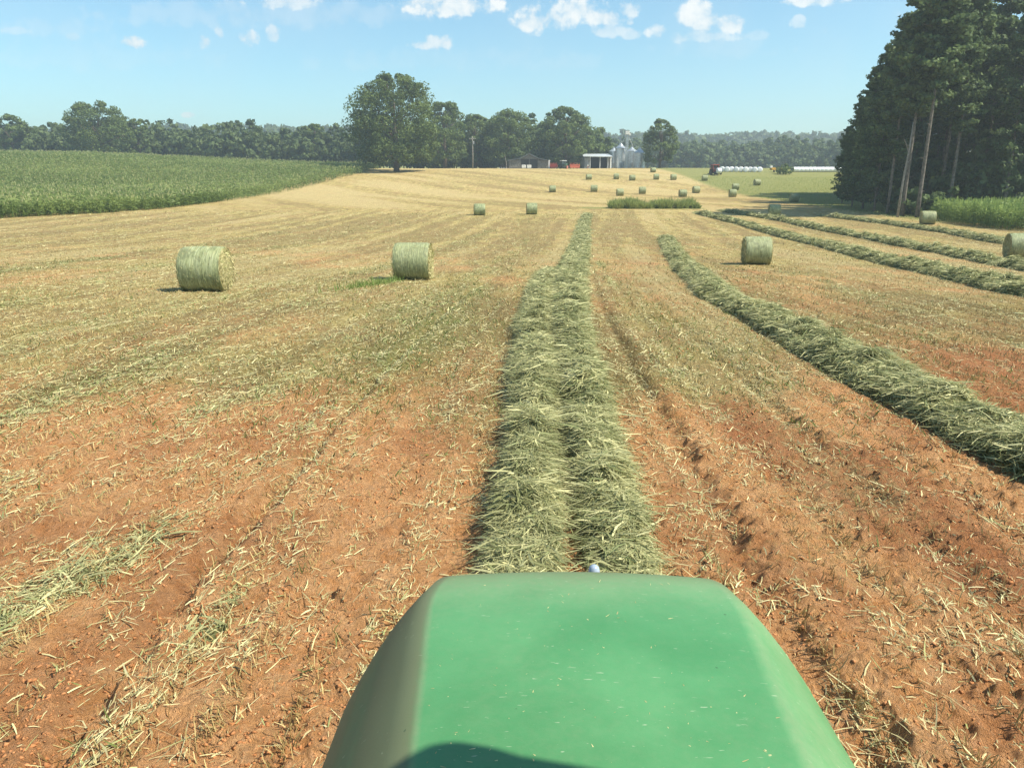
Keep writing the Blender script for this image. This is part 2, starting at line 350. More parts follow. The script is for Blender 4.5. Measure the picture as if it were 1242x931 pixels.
def band(X, Y):
    # pale and dark swaths left by the mower, following the rows, slanting on the far slope
    r_ = X - shift(Y); q = np.where(Y > 100, r_ + .0 * Y, r_)
    a = fbm(r_ / 1.6, Y / 45, 151, 3); b = fbm((X + .62 * Y) / 5.5, (Y - .3 * X) / 60, 153, 3); k = ss(Y, 95, 125)
    c = a * (1 - k) + b * k
    c = .5 + (c - .5) * 1.6 + .5 * (fbm(X / 50, Y / 16, 155, 3) - .5)
    c = c - .22 * np.exp(-((Y - 88) / 14) ** 2) - .10 * np.exp(-((Y - 62) / 14) ** 2) + .10 * ss(Y, 110, 150)
    return np.clip(c, 0, 1)
ys = np.concatenate([np.linspace(-60, 1.2, 34), np.linspace(1.4, 2.8, 12), 2.83 * np.exp(np.linspace(0, np.log(15 / 2.83), 520)), 15.06 * np.exp(np.linspace(0, np.log(6000 / 15.06), 620))])
sv = np.concatenate([np.linspace(-9, -1.05, 50)[:-1], np.linspace(-1.05, 1.05, 780), np.linspace(1.05, 9, 50)[1:]])
SY, SX = np.meshgrid(ys, sv, indexing='ij'); GX = SX * (np.maximum(SY, 1) * .78 + 2.6); GY = SY
GZ = gz(GX, GY)
nr, nc = GX.shape; idx = np.arange(nr * nc).reshape(nr, nc)
F = np.stack([idx[:-1, :-1], idx[:-1, 1:], idx[1:, 1:], idx[1:, :-1]], -1).reshape(-1, 4)
wet = np.clip(.9 * ss(fbm(GX / 1.6, GY / 4, 301, 3), .46, .6) * ss(GX, 0, 3) + .5 * ss(fbm(GX / .9, GY / 1.4, 305, 3), .55, .68), 0, 1)
o = mesh_np('ground', np.stack([GX, GY, GZ], -1).reshape(-1, 3), F, M_soil, None,
            {'band': band(GX, GY).ravel(), 'straw': straw_cover(GX, GY).ravel(), 'green': green_cover(GX, GY).ravel(), 'wet': wet.ravel()}, True)
tag(o, kind='structure')

# loose clods and crumbs of clay
n = 150000; Y = 2.6 * (26 / 2.6) ** (rng.random(n) ** 1.2); X = (rng.random(n) * 2 - 1) * (Y * .8 + 1.2)
keep = rng.random(n) < .12 + .9 * ss(fbm(X / .6, Y / .9, 451, 3), .46, .66); X, Y = X[keep], Y[keep]; n = len(X)
Sz = (.0025 + rng.random(n) ** 6 * .015) * (1 + Y / 22)
oc = np.array([(1, 0, 0), (0, 1, 0), (-1, 0, 0), (0, -1, 0), (0, 0, 1), (0, 0, -1)], float)
V = oc[None] * rng.uniform(.55, 1.15, (n, 6, 1)) + rng.normal(size=(n, 6, 3)) * .34; V[:, :, 2] *= .6
ca, sa = np.cos(rng.random(n) * 6.28), np.sin(rng.random(n) * 6.28)
V = V * Sz[:, None, None] + np.stack([X, Y, gz(X, Y) + Sz * .10], 1)[:, None]
T = np.array([(0, 1, 4), (1, 2, 4), (2, 3, 4), (3, 0, 4), (1, 0, 5), (2, 1, 5), (3, 2, 5), (0, 3, 5)])
M_clod = mat('clay_clod', lambda n, b: col(n, b, n.mix(n.ramp(n.noise(obc(n), 9, 4, .7), .35, .65), (.34, .145, .058), (.50, .235, .105))), .95, .1)
tag(mesh_np('clay_clods', V.reshape(-1, 3), (np.arange(n)[:, None, None] * 6 + T[None]).reshape(-1, 3), M_clod), 'crumbs and clods of dry red clay on the near field', 'clods', kind='stuff')

# loose straw, stubble and regrowth
def scatter(n, y0, y1, s=.80, k=0.0):
    """more per metre nearby; spread fan wise"""
    Y = y0 * (y1 / y0) ** rng.random(n); X = (rng.random(n) * 2 - 1) * (Y * s + 1.2)
    return X, Y
# upright stubble in rows
X, Y = scatter(260000, 2.6, 70)
r = X - shift(Y); r = np.round(r / .38) * .38 + rng.normal(size=len(r)) * .035; X = r + shift(Y)
keep = rng.random(len(X)) < (.22 + .75 * ss(fbm(X / .5, Y / 1.3, 401, 3), .38, .62)) * (.20 + .80 * ss(Y, 5, 18))
X, Y = X[keep], Y[keep]; n = len(X); X = X + rng.normal(size=n) * .02
P = np.stack([X, Y, gz(X, Y) - .01], 1); D = np.stack([rng.normal(size=n) * .35, rng.normal(size=n) * .35, np.ones(n)], 1)
blades('stubble', P, D, rng.uniform(.03, .105, n), (.003 + rng.random(n) * .004) * (1 + Y / 16), rng.normal(size=(n, 3)) * .012, rng.random(n), M_stubble,
       side=np.stack([rng.normal(size=n), np.full(n, .2), rng.normal(size=n) * .2], 1), taper=.7)
tag(bpy.data.objects['stubble'], 'short upright cut stalks standing in rows across the red soil', 'stubble', kind='stuff')
# flat litter
X, Y = scatter(700000, 2.6, 110)
sk = streak(X, Y); cl = ss(.5 * fbm((X - shift(Y)) / .16, Y / 2.4, 405, 3) + .5 * fbm(X / .35, Y / .6, 406, 3), .46, .62)
keep = rng.random(len(X)) < np.clip(.02 + .22 * cl + .70 * straw_cover(X, Y) * (.3 + .7 * cl) * ss(Y, 5.5, 12) + .8 * sk, 0, 1)
X, Y, sk, = X[keep], Y[keep], sk[keep]; n = len(X)
a = rng.random(n) * 2 * np.pi; al = rng.random(n) < .6; a = np.where(al, np.pi / 2 + rng.normal(size=n) * .35 - .1, a)
D = np.stack([np.cos(a), np.sin(a), rng.normal(size=n) * .12 + .03], 1)
P = np.stack([X, Y, gz(X, Y) + .006 + rng.random(n) * .03 * (.4 + sk)], 1)
kind = (rng.random(n) < .16 + .5 * sk).astype(float)
L = rng.gamma(1.8, .028, n) + .015; L = np.minimum(L, .28) * (1 + Y / 35)
blades('loose_straw', P, D, L, (.0026 + rng.random(n) ** 2.5 * .006) * (1 + Y / 13), np.stack([rng.normal(size=n) * .02, rng.normal(size=n) * .02, -np.abs(rng.normal(size=n)) * .012], 1),
       rng.random(n) ** .8, M_litter, side=np.stack([rng.normal(size=n) * .4, rng.normal(size=n) * .4, np.ones(n)], 1), extra=kind, taper=.5)
tag(bpy.data.objects['loose_straw'], 'loose pale straw strewn in streaks over the mown field', 'straw', kind='stuff')
# green regrowth
X, Y = scatter(260000, 3, 110)
gc = green_cover(X, Y) + .03 * ss(fbm(X / .5, Y / .5, 409, 2), .62, .7)
keep = rng.random(len(X)) < gc * .8 * ss(fbm(X / .25, Y / .4, 407, 3), .40, .6); X, Y = X[keep], Y[keep]; n = len(X)
P = np.stack([X, Y, gz(X, Y)], 1); D = np.stack([rng.normal(size=n) * .6, rng.normal(size=n) * .6, np.ones(n)], 1)
blades('regrowth_grass', P, D, rng.uniform(.03, .10, n) * (1 + Y / 80), (.004 + rng.random(n) * .006) * (1 + Y / 14), rng.normal(size=(n, 3)) * .03 * np.array([1, 1, .3]), rng.random(n), M_grass)
tag(bpy.data.objects['regrowth_grass'], 'low green regrowth between the stubble rows', 'grass', kind='stuff')

# ---------------------------------------------------------------- windrows
def windrow(pts, wid, hgt, dens, label, seed, fade=None, grey=.45):
    x, y, t = path_np(pts, .12 if pts[0][1] < 30 else .3)
    tx = np.gradient(x); ty = np.gradient(y); l = np.hypot(tx, ty); nx, ny = ty / l, -tx / l
    K = 17; uu = np.linspace(-1, 1, K)
    el = min(4, t[-1] * .4); ends = ss(t, 0, min(.8, t[-1] * .3)) * ss(t[-1] - t, 0, el)
    if not np.isscalar(wid): wid = np.interp(y, *zip(*wid))
    if not np.isscalar(hgt): hgt = np.interp(y, *zip(*hgt))
    thin = np.interp(y, *zip(*fade)) if fade else np.ones(len(y))
    wv = wid * (.82 + .4 * fbm(t / 1.1, t * 0, seed, 3)) * (.55 + .45 * ends); hv = hgt * (.55 + .9 * fbm(t / .8, t * 0 + 4, seed + 3, 3)) * (.2 + .8 * ends)
    wan = .14 * (fbm(t / 2.2, t * 0 + 9, seed + 5, 2) - .5)
    def surf(i, q):
        off = q * wv[i] * .5 + wan[i] + .03 * (fbm(t[i] / .5, q * 2, seed + 7, 2) - .5)
        X_ = x[i] + nx[i] * off; Y_ = y[i] + ny[i] * off
        h = hv[i] * np.maximum(1 - np.abs(q) ** 2.3, 0) ** .8
        h = h * (.05 + 1.9 * fbm(X_ / .36, Y_ / .36, seed + 9, 4))
        return X_, Y_, zb(X_, Y_) + h
    I, Q = np.meshgrid(np.arange(len(t)), uu, indexing='ij')
    X_, Y_, Z_ = surf(I, Q); Z_ = Z_ - .035; Z_[:, 0] -= .12; Z_[:, -1] -= .12
    ii = np.arange(X_.size).reshape(X_.shape); Fm = np.stack([ii[:-1, :-1], ii[:-1, 1:], ii[1:, 1:], ii[1:, :-1]], -1).reshape(-1, 4)
    root = mesh_np('windrow', np.stack([X_, Y_, Z_], -1).reshape(-1, 3), Fm, M_mound, None, None, True)
    tag(root, label, 'windrow', 'windrows of cut hay')
    # hay: more blades nearby, wider ones far off
    d = np.hypot(x, y); rho = 3.0 * dens * thin * wv * np.minimum(1, 9 / d) ** 1.4; cum = np.cumsum(rho * np.gradient(t)); n = int(cum[-1])
    i = np.clip(np.searchsorted(cum, rng.random(n) * cum[-1]), 0, len(t) - 1)
    q = np.clip(rng.uniform(-1, 1, n) * .98 + rng.normal(size=n) * .08, -1.35, 1.35)
    X_, Y_, Z_ = surf(i, q); Z_ = np.where(np.abs(q) > .97, gz(X_, Y_) + .01, Z_) + rng.random(n) ** 2 * .05 * (1 + Y_ / 60)
    X_ = X_ + rng.normal(size=n) * .03; Y_ = Y_ + rng.normal(size=n) * .06
    dd = np.hypot(X_, Y_)
    tuft = fbm(X_ / .33, Y_ / .33, seed + 20, 2) * 9                    # neighbouring stalks lie about the same way
    a = np.where(rng.random(n) < .45, tuft + rng.normal(size=n) * .7, rng.random(n) * 6.283)
    a = np.where(np.abs(q) > .72, np.arctan2(ty[i], tx[i]) + np.pi * (rng.random(n) < .5) + rng.normal(size=n) * .6, a)
    lift = rng.normal(size=n) * .20 + .05
    D = np.stack([np.cos(a), np.sin(a), lift], 1)
    L = rng.gamma(1.8, .040, n) + .03; L = np.minimum(L, .36) * (1 + dd / 50)
    B = np.stack([rng.normal(size=n) * .05, rng.normal(size=n) * .05, -L * rng.uniform(.0, .45, n)], 1)
    wd = (.0034 + rng.random(n) ** 3 * .010) * (1 + dd / 14)
    tint = np.clip(fbm(X_ / .45, Y_ / .45, seed + 30, 3) * 1.2 - .42 + np.where(rng.random(n) < .22, .55 + .5 * rng.random(n), .35 * rng.random(n)), 0, 1)
    kind = (rng.random(n) < grey * .6).astype(float)
    blades('hay_stalks', np.stack([X_, Y_, Z_], 1), D, L, wd, B, tint, M_hay, root, extra=kind,
           side=np.stack([rng.normal(size=n) * .7, rng.normal(size=n) * .7, np.ones(n)], 1), taper=.4)
    return root
windrow([(.09, 3.6), (.10, 5.3), (.27, 7.5), (.37, 11.9), (.72, 20.7), (1.1, 28), (1.9, 37)], [(4, .44), (8, .52), (14, .66), (22, .8), (37, .9)], [(4, .25), (20, .25), (28, .17), (37, .06)], 3300, 'left ridge of the double windrow running straight ahead of the green bonnet', 500, fade=[(22, 1), (37, .35)], grey=.3)
windrow([(.76, 3.6), (.80, 5.3), (.91, 7.5), (1.02, 11.9), (1.5, 20.7), (2.5, 33), (3.9, 46.3), (7.5, 82), (10.0, 104)], [(4, .42), (8, .54), (14, .70), (22, .9), (35, 1.4), (60, 1.5), (104, 1.3)], [(4, .26), (20, .27), (30, .20), (50, .13), (80, .09), (104, .05)], 3300, 'right ridge of the double windrow ahead of the bonnet, running on to the dip', 520, fade=[(22, 1), (40, .6), (70, .4), (104, .25)], grey=.35)
windrow([(5.5, 3), (5.5, 7.9), (5.48, 10.1), (5.6, 12.2), (5.9, 16.3), (6.2, 22.8), (8.3, 37.0), (13.2, 67)], [(5, .88), (14, 1.0), (67, 1.2)], [(5, .22), (20, .26), (67, .26)], 2600, 'thick grey green windrow curving from mid field down to the right edge', 540)
windrow([(14, 12), (15.8, 23.5), (18.8, 35.2), (22.7, 56.5), (24.8, 84.2), (24.2, 104)], 1.1, .34, 2100, 'long windrow crossing right field just beyond the lone bale', 560)
windrow([(20, 24), (24.2, 36.4), (27.3, 48.5), (29.8, 64.1), (30.9, 89.2), (28.7, 109)], 1.05, .32, 2100, 'windrow second from the wood, thinner and broken by gaps', 580)
windrow([(34.5, 46), (37.2, 57.6), (40.4, 72.2), (40.8, 84.2), (38.5, 98)], 1.05, .30, 2100, 'farthest windrow beside the shaded edge of the pine wood', 600)

windrow([(-3.55, 3.9), (-3.25, 4.7), (-3.0, 5.5), (-2.95, 6.0)], .40, .04, 600, 'small spilled heap of pale hay low at the left edge of the photo', 620, grey=.2)
windrow([(-2.0, 3.95), (-1.9, 4.4), (-1.95, 4.8)], .26, .03, 330, 'thin scrap of hay left of the bonnet on bare red soil', 640, grey=.3)

# ---------------------------------------------------------------- bales
def bale_net(n, b):
    va = n.node('ShaderNodeVectorMath', operation='ADD'); n.l.new(obc(n), va.inputs[0]); sc0 = n.math('MULTIPLY', n.node('ShaderNodeObjectInfo').outputs['Random'], 37.0)
    n.l.new(sc0, va.inputs[1]); p = va.outputs[0]; mp = n.node('ShaderNodeMapping'); mp.inputs['Scale'].default_value = (9, 1.3, 1.3); n.l.new(p, mp.inputs[0])
    s1 = n.noise(mp.outputs[0], 3.2, 5, .7); mp2 = n.node('ShaderNodeMapping'); mp2.inputs['Scale'].default_value = (26, .7, .7); n.l.new(p, mp2.inputs[0])
    s2 = n.noise(mp2.outputs[0], 1.6, 3, .6)
    c = n.mix(n.ramp(s1, .34, .66), (.14, .175, .075), (.36, .40, .20))
    c = n.mix(n.math('MULTIPLY', n.ramp(s2, .5, .68), .55), c, (.58, .62, .40))
    c = n.mix(n.math('MULTIPLY', n.ramp(n.noise(p, 2.6, 5, .7), .48, .62), .6), c, (.085, .11, .05))
    oi = n.node('ShaderNodeObjectInfo').outputs['Random']; c = n.mix(n.math('MULTIPLY', oi, .25), c, (.36, .33, .17))
    col(n, b, c); bump(n, b, n.math('ADD', s1, s2), .7, .03)
M_net = mat('bale_net', bale_net, .55, .35)
def bale_end(n, b):
    p = obc(n); c = n.mix(n.ramp(n.noise(p, 11, 6, .75), .35, .68), (.24, .22, .085), (.60, .53, .28)); col(n, b, c); bump(n, b, n.noise(p, 25, 5, .8), 1, .06)
M_end = mat('bale_end', bale_end, .9, .15)
def make_bale(Rr=.74, W2=.66):
    root = empty('hay_bale', (0, 0, 0)); NA, NX = 56, 22
    a = np.linspace(0, 2 * np.pi, NA, endpoint=False); xs = np.linspace(-1, 1, NX); xs = np.sign(xs) * np.abs(xs) ** .8
    A, XX = np.meshgrid(a, xs, indexing='ij')
    rr = Rr * (1 - .05 * np.abs(XX) ** 9) + .018 * (fbm(XX * 4 + 10, A * 1.3, 9, 3) - .5) + .006 * np.sin(XX * 38)
    rr = rr * (1 - .055 * np.clip(-np.cos(A), 0, 1) ** 8)            # sits a little flat
    V = np.stack([XX * W2, rr * np.sin(A), rr * np.cos(A) + Rr * .955], -1).reshape(-1, 3)
    ii = np.arange(NA * NX).reshape(NA, NX); jj = np.roll(ii, -1, 0)
    F = np.stack([ii[:, :-1], jj[:, :-1], jj[:, 1:], ii[:, 1:]], -1).reshape(-1, 4)
    mesh_np('net_wrap', V, F, M_net, root, None, True)
    for s in (-1, 1):
        rad = np.linspace(0, 1, 14); A2, RR = np.meshgrid(a, rad, indexing='ij')
        edge = Rr * .955
        bul = .05 * (1 - RR ** 3) + .03 * (fbm(RR * 12 + s, A2 * 1.2 + 3, 19, 3) - .5) * (RR < .98)
        V = np.stack([s * (W2 - .012 + bul), edge * RR * np.sin(A2), edge * RR * np.cos(A2) + Rr * .955], -1).reshape(-1, 3)
        k = np.arange(NA * 14).reshape(NA, 14); kk = np.roll(k, -1, 0)
        F = np.stack([k[:, :-1], kk[:, :-1], kk[:, 1:], k[:, 1:]], -1).reshape(-1, 4)[:, ::s]
        e = mesh_np('end_face', V, F, M_end, root, None, True)
        n = 900; aa = rng.random(n) * 6.283; r_ = np.sqrt(rng.random(n)) * edge * 1.0
        P = np.stack([np.full(n, s * (W2 + .01)), r_ * np.sin(aa), r_ * np.cos(aa) + Rr * .955], 1)
        D = np.stack([s * rng.random(n) * .7 + .0, np.cos(aa) + rng.normal(size=n) * .5, -np.sin(aa) + rng.normal(size=n) * .5], 1)
        blades('loose_ends', P, D, rng.uniform(.05, .16, n), rng.uniform(.008, .02, n), rng.normal(size=(n, 3)) * .02, rng.random(n), M_litter, e, extra=(rng.random(n) < .2) * 1.0)['kind'] = 'stuff'
    # stalks poking through the net
    n = 700; aa = rng.random(n) * 6.283; xx = rng.uniform(-W2, W2, n)
    P = np.stack([xx, Rr * .99 * np.sin(aa), Rr * .99 * np.cos(aa) + Rr * .955], 1)
    D = np.stack([rng.normal(size=n) * .4, np.sin(aa) * .25 + np.cos(aa), np.cos(aa) * .25 - np.sin(aa)], 1)
    blades('net_stalks', P, D, rng.uniform(.04, .13, n), rng.uniform(.006, .012, n), rng.normal(size=(n, 3)) * .01, rng.random(n), M_litter, root, extra=(rng.random(n) < .3) * 1.0)['kind'] = 'stuff'
    return root
BG = 'round hay bales lying on the mown field'
BALES = [ # x, y, turn, label
 (-9.9, 24.9, 1, 'large round bale at left nearest the camera, its pale right end showing'),
 (-3.85, 30.1, -2, 'round bale left of the double windrow, with a tuft of green grass at its foot'),
 (12.6, 39.9, -7, 'round bale between the thick right windrow and the long one behind'),
 (29.15, 44.5, -14, 'round bale cut off by the right edge of the photo'),
 (44.8, 84.4, -16, 'round bale just in front of the tall green crop at right'),
 (32.7, 97.9, -9, 'sunlit round bale at the edge of the tree shadow'),
 (-4.1, 99.5, 4, 'left one of two mid distance bales side by side'),
 (2.55, 101.0, 2, 'right one of two mid distance bales side by side'),
 (8.8, 171.6, 3, 'small far bale on the slope, leftmost of the lower row'),
 (17.9, 172.5, -3, 'small far bale on the slope above the windrow end, second in the lower row'),
 (21.6, 158.0, 2, 'small far bale just above the left end of the weedy strip'),
 (27.3, 165.5, -4, 'small far bale above the weedy strip, straight below the grain bins'),
 (20.1, 207.6, 5, 'far bale below the red farm machines, leftmost of the upper row'),
 (27.4, 208.6, -2, 'far bale in the upper row, below the open shed'),
 (31.0, 204.5, 3, 'far bale in the upper row, lowest one below the grain bins'),
 (37.6, 206.9, -5, 'far bale in the upper row to the right below the bins'),
 (41.5, 234.0, 8, 'pale bale on the hill crest beside the grain bins'),
 (41.8, 205.5, 2, 'far bale below the round tree by the bins'),
 (49.3, 203.0, -3, 'far bale between the round tree and the white bales'),
 (39.0, 167.5, 6, 'far bale in the lower row right of centre of the weedy strip'),
 (33.2, 153.5, 1, 'far bale just behind the middle of the weedy strip'),
 (42.6, 152.5, -4, 'far bale right of the weedy strip above the tree shadow'),
 (50.0, 177.0, -6, 'far bale on the right slope below the loaded tractor'),
 (58.6, 189.5, 4, 'far bale by the green pasture edge at right'),
 (47.6, 133.0, -5, 'dark bale lying in the shade of the pine wood')]
b0 = make_bale()
for i, (x, y, rz, lab) in enumerate(BALES):
    o = b0 if i == 0 else copy_tree(b0)
    o.location = (x, y, g(x, y) - .03); o.rotation_euler = (0, 0, R(rz)); o.scale = (1 + .03 * math.sin(i * 2.3), 1 + .035 * math.sin(i * 1.7), 1 + .035 * math.sin(i * 3.1)); tag(o, lab, 'hay bale', BG)
    if i: o.rotation_euler = (R(0), 0, R(rz + 180 * (i % 2)))

# ---------------------------------------------------------------- corn and weeds
def in_poly(X, Y, poly):
    c = np.zeros(len(X), bool); j = len(poly) - 1
    for i in range(len(poly)):
        xi, yi = poly[i]; xj, yj = poly[j]
        c ^= ((yi > Y) != (yj > Y)) & (X < (xj - xi) * (Y - yi) / (yj - yi + 1e-9) + xi); j = i
    return c
def crop(name, poly, n, hgt, label, cat, mt, leaves=7, edge=None, edge_n=0, tass=.5, lw=.09, seed=0):
    pl = np.array(poly); lo = pl.min(0); hi = pl.max(0)
    X = rng.uniform(lo[0], hi[0], n); Y = rng.uniform(lo[1], hi[1], n); X = np.round(X / .9) * .9 + rng.normal(size=n) * .08
    k = in_poly(X, Y, poly); X, Y = X[k], Y[k]
    if edge is not None:
        ex, ey, et = path_np(edge, .5); i = rng.integers(0, len(ex), edge_n); dx = np.abs(rng.normal(size=edge_n)) * 2.2
        X = np.r_[X, ex[i] + rng.normal(size=edge_n) * .3 + np.sign(edge[0][2]) * dx * .5 if False else ex[i] + rng.normal(size=edge_n) * .3]; Y = np.r_[Y, ey[i] + dx]
    n = len(X); H = hgt * (.78 + .35 * fbm(X / 6, Y / 6, seed + 1, 3)) * rng.uniform(.85, 1.1, n); Z = zb(X, Y)
    m = leaves; Xr = np.repeat(X, m); Yr = np.repeat(Y, m); Hr = np.repeat(H, m); Zr = np.repeat(Z, m); fr = rng.uniform(.12, .92, n * m)
    a = rng.random(n * m) * 6.283
    P = np.stack([Xr + rng.normal(size=n * m) * .04, Yr, Zr + Hr * fr], 1); D = np.stack([np.cos(a) * .8, np.sin(a) * .8, rng.uniform(.4, 1.3, n * m)], 1)
    L = rng.uniform(.45, .85, n * m) * min(1, hgt / 2); B = np.stack([np.cos(a) * .12, np.sin(a) * .12, -L * rng.uniform(.4, 1, n * m)], 1)
    kind = np.zeros(n * m)
    # tassels
    mt_ = rng.random(n) < tass; q = mt_.sum()
    P = np.r_[P, np.stack([X[mt_], Y[mt_], Z[mt_] + H[mt_] * .9], 1)]; D = np.r_[D, np.stack([rng.normal(size=q) * .2, rng.normal(size=q) * .2, np.ones(q)], 1)]
    L = np.r_[L, rng.uniform(.3, .5, q)]; B = np.r_[B, np.zeros((q, 3))]; kind = np.r_[kind, np.ones(q)]
    # stems
    P = np.r_[P, np.stack([X, Y, Z], 1)]; D = np.r_[D, np.stack([rng.normal(size=n) * .05, rng.normal(size=n) * .05, np.ones(n)], 1)]
    L = np.r_[L, H]; B = np.r_[B, np.zeros((n, 3))]; kind = np.r_[kind, np.zeros(n)]
    wd = np.r_[np.full(n * m, lw) * rng.uniform(.7, 1.5, n * m), np.full(q, .10), np.full(n, .05)]
    tn = np.clip(np.r_[fr * .7, np.ones(q), np.full(n, .3)] * 1.0 * rng.uniform(.4, 1.2, len(L)) + .9 * (fbm(P[:, 0] / 22, P[:, 1] / 9, seed + 5, 3) - .42), 0, 1)
    o = blades(name, P, D, L, wd, B, tn, mt, extra=kind, taper=.15)
    return tag(o, label, cat, kind='stuff')
CORN_L = [(-61.0, 93.3), (-53.5, 103), (-49.6, 115), (-49.4, 140), (-49.6, 165.1), (-46.6, 202.7), (-43.3, 237.6), (-44, 268), (-240, 268), (-240, 215), (-175, 140), (-110, 85), (-70, 85), (-66, 90)]
crop('cornfield', CORN_L, 52000, 2.35, 'dense green cornfield on the rise at left', 'corn', M_corn, 6, None, 0, .45, .14, 700)
crop('cornfield', [(-61.0, 93.3), (-53.5, 103), (-49.6, 115), (-49.4, 140), (-53, 140), (-57, 112), (-64, 98), (-72, 92), (-110, 88), (-110, 84), (-66, 88)], 20000, 1.9,
     'front rows of the corn at left along the mown field', 'corn', M_corn, 7, None, 0, .25, .10, 710)
CR = [(50.5, 95), (48.2, 84), (47.9, 77), (52, 71), (58, 67), (80, 62), (90, 80), (90, 94)]
crop('tall_crop', CR, 11000, 2.35, 'tall bright green crop with tassels in front of the pine wood at right', 'crop', M_weed, 10, None, 0, .6, .07, 720)
# weeds in the grassed terrace
n = 26000; X = rng.uniform(14.3, 27.3, n); Y = 113 + rng.random(n) ** 1.3 * 5 + .08 * (X - 14)
Hh = rng.uniform(.4, 1.3, n) * (.1 + 1.6 * fbm(X / 1.3, Y / 1.3, 731, 3)); keep = fbm(X / .9, Y / 1.2, 733, 2) > .40 + .12 * ss(X, 19, 27); X, Y, Hh = X[keep], Y[keep], Hh[keep]; n = len(X)
o = blades('weeds', np.stack([X, Y, zb(X, Y)], 1), np.stack([rng.normal(size=n) * .3, rng.normal(size=n) * .3, np.ones(n)], 1), Hh, rng.uniform(.04, .11, n), rng.normal(size=(n, 3)) * .12, rng.random(n), M_strip)
tag(o, 'strip of tall green weeds across the dip beyond the windrow', 'weeds', kind='stuff')
n = 700; X = -4.9 + rng.normal(size=n) * .22; Y = 27.3 + rng.normal(size=n) * 1.5; X = X + (Y - 27.3) * .28
o = blades('grass_tuft', np.stack([X, Y, gz(X, Y)], 1), np.stack([rng.normal(size=n) * .5, rng.normal(size=n) * .5, np.ones(n)], 1), rng.uniform(.08, .3, n), rng.uniform(.01, .02, n), rng.normal(size=(n, 3)) * .05, rng.random(n), M_weed)
tag(o, 'patch of bright grass in front of the second bale', 'grass', kind='stuff')
# rough grass at the foot of the wood and on the pasture
n = 130000; X = rng.uniform(40, 110, n); Y = rng.uniform(88, 215, n); gc = green_cover(X, Y); keep = (rng.random(n) < gc * .5) & (X / Y < .78); X, Y = X[keep], Y[keep]; n = len(X)
o = blades('rough_grass', np.stack([X, Y, zb(X, Y)], 1), np.stack([rng.normal(size=n) * .5, rng.normal(size=n) * .5, np.ones(n)], 1), rng.uniform(.06, .2, n) , rng.uniform(.02, .05, n), rng.normal(size=(n, 3)) * .1, .4 + rng.random(n) * .6, M_weed)
tag(o, 'rough grass on the pasture and along the foot of the pines', 'grass', kind='stuff')

# ---------------------------------------------------------------- trees
def crown_pts(n, H, R0, base, shape, lobes, seed, size, dense=1.0):
    n = int(n * dense)
    """leaf clumps gathered in many lobes over a crown envelope"""
    r = np.random.default_rng(seed)
    t = r.random(lobes); ang = r.random(lobes) * 6.283
    env = shape(t); rad = R0 * env * np.sqrt(r.uniform(.25, 1, lobes)); cz = base + (H - base - R0 * .16) * t
    C = np.stack([rad * np.cos(ang), rad * np.sin(ang), cz], 1); LR = R0 * r.uniform(*((.20, .36) if lobes < 40 else (.09, .27)), lobes) * (.5 + .5 * env)
    i = r.integers(0, lobes, n); d = unit(r.normal(size=(n, 3)))
    q = r.uniform(.55, 1.05, n) ** .6
    P = C[i] + d * (LR[i] * q)[:, None] * np.array([1, 1, .72])
    N = unit(d + r.normal(size=(n, 3)) * .7 + np.array([0, 0, .25]))
    lobe_t = r.random(lobes)
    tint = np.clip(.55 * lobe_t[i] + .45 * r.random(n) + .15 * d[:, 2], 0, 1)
    S = size * r.uniform(.6, 1.35, n)
    P[:, 2] = np.minimum(P[:, 2], H)
    return P, N, S, tint, C
oak_shape = lambda t: np.sqrt(np.clip(1 - (2 * t - .85) ** 2 / 1.35, .05, 1))
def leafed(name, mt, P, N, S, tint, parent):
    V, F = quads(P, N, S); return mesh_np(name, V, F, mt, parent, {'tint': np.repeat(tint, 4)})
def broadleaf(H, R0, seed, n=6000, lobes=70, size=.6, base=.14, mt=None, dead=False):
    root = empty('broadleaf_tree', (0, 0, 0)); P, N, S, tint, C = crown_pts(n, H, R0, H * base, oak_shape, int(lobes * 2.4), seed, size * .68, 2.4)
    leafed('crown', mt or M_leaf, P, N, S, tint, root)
    t = MB(); rr = random.Random(seed); tr = H * .022
    t.tube([(0, 0, -.5), (.1, 0, H * .2), (-.1, .1, H * .5), (0, 0, H * .82)], [tr * 1.5, tr, tr * .6, tr * .15], 9)
    for c in C[:22]:
        h0 = max(H * .15, c[2] * .55); t.tube([(0, 0, h0), (c[0] * .5, c[1] * .5, (h0 + c[2]) * .5 + .3), tuple(c)], [tr * .4, tr * .25, .04], 6)
    t.build('trunk', M_bark, root, True)
    if dead:
        m = MB()
        for k in range(7):
            a = rr.uniform(0, 6.28); q = R0 * rr.uniform(.5, 1.0); z = H * rr.uniform(.6, 1.02)
            m.tube([(0, 0, z * .75), (q * math.cos(a) * .6, q * math.sin(a) * .6, z * .9), (q * math.cos(a), q * math.sin(a), z)], [.2, .14, .05], 5)
        m.build('dead_limbs', M_dead, root)
    return root
def pine_shape(t): return np.clip(1.05 - .75 * t ** 1.6, .1, 1) * ss(t, -.25, .2)
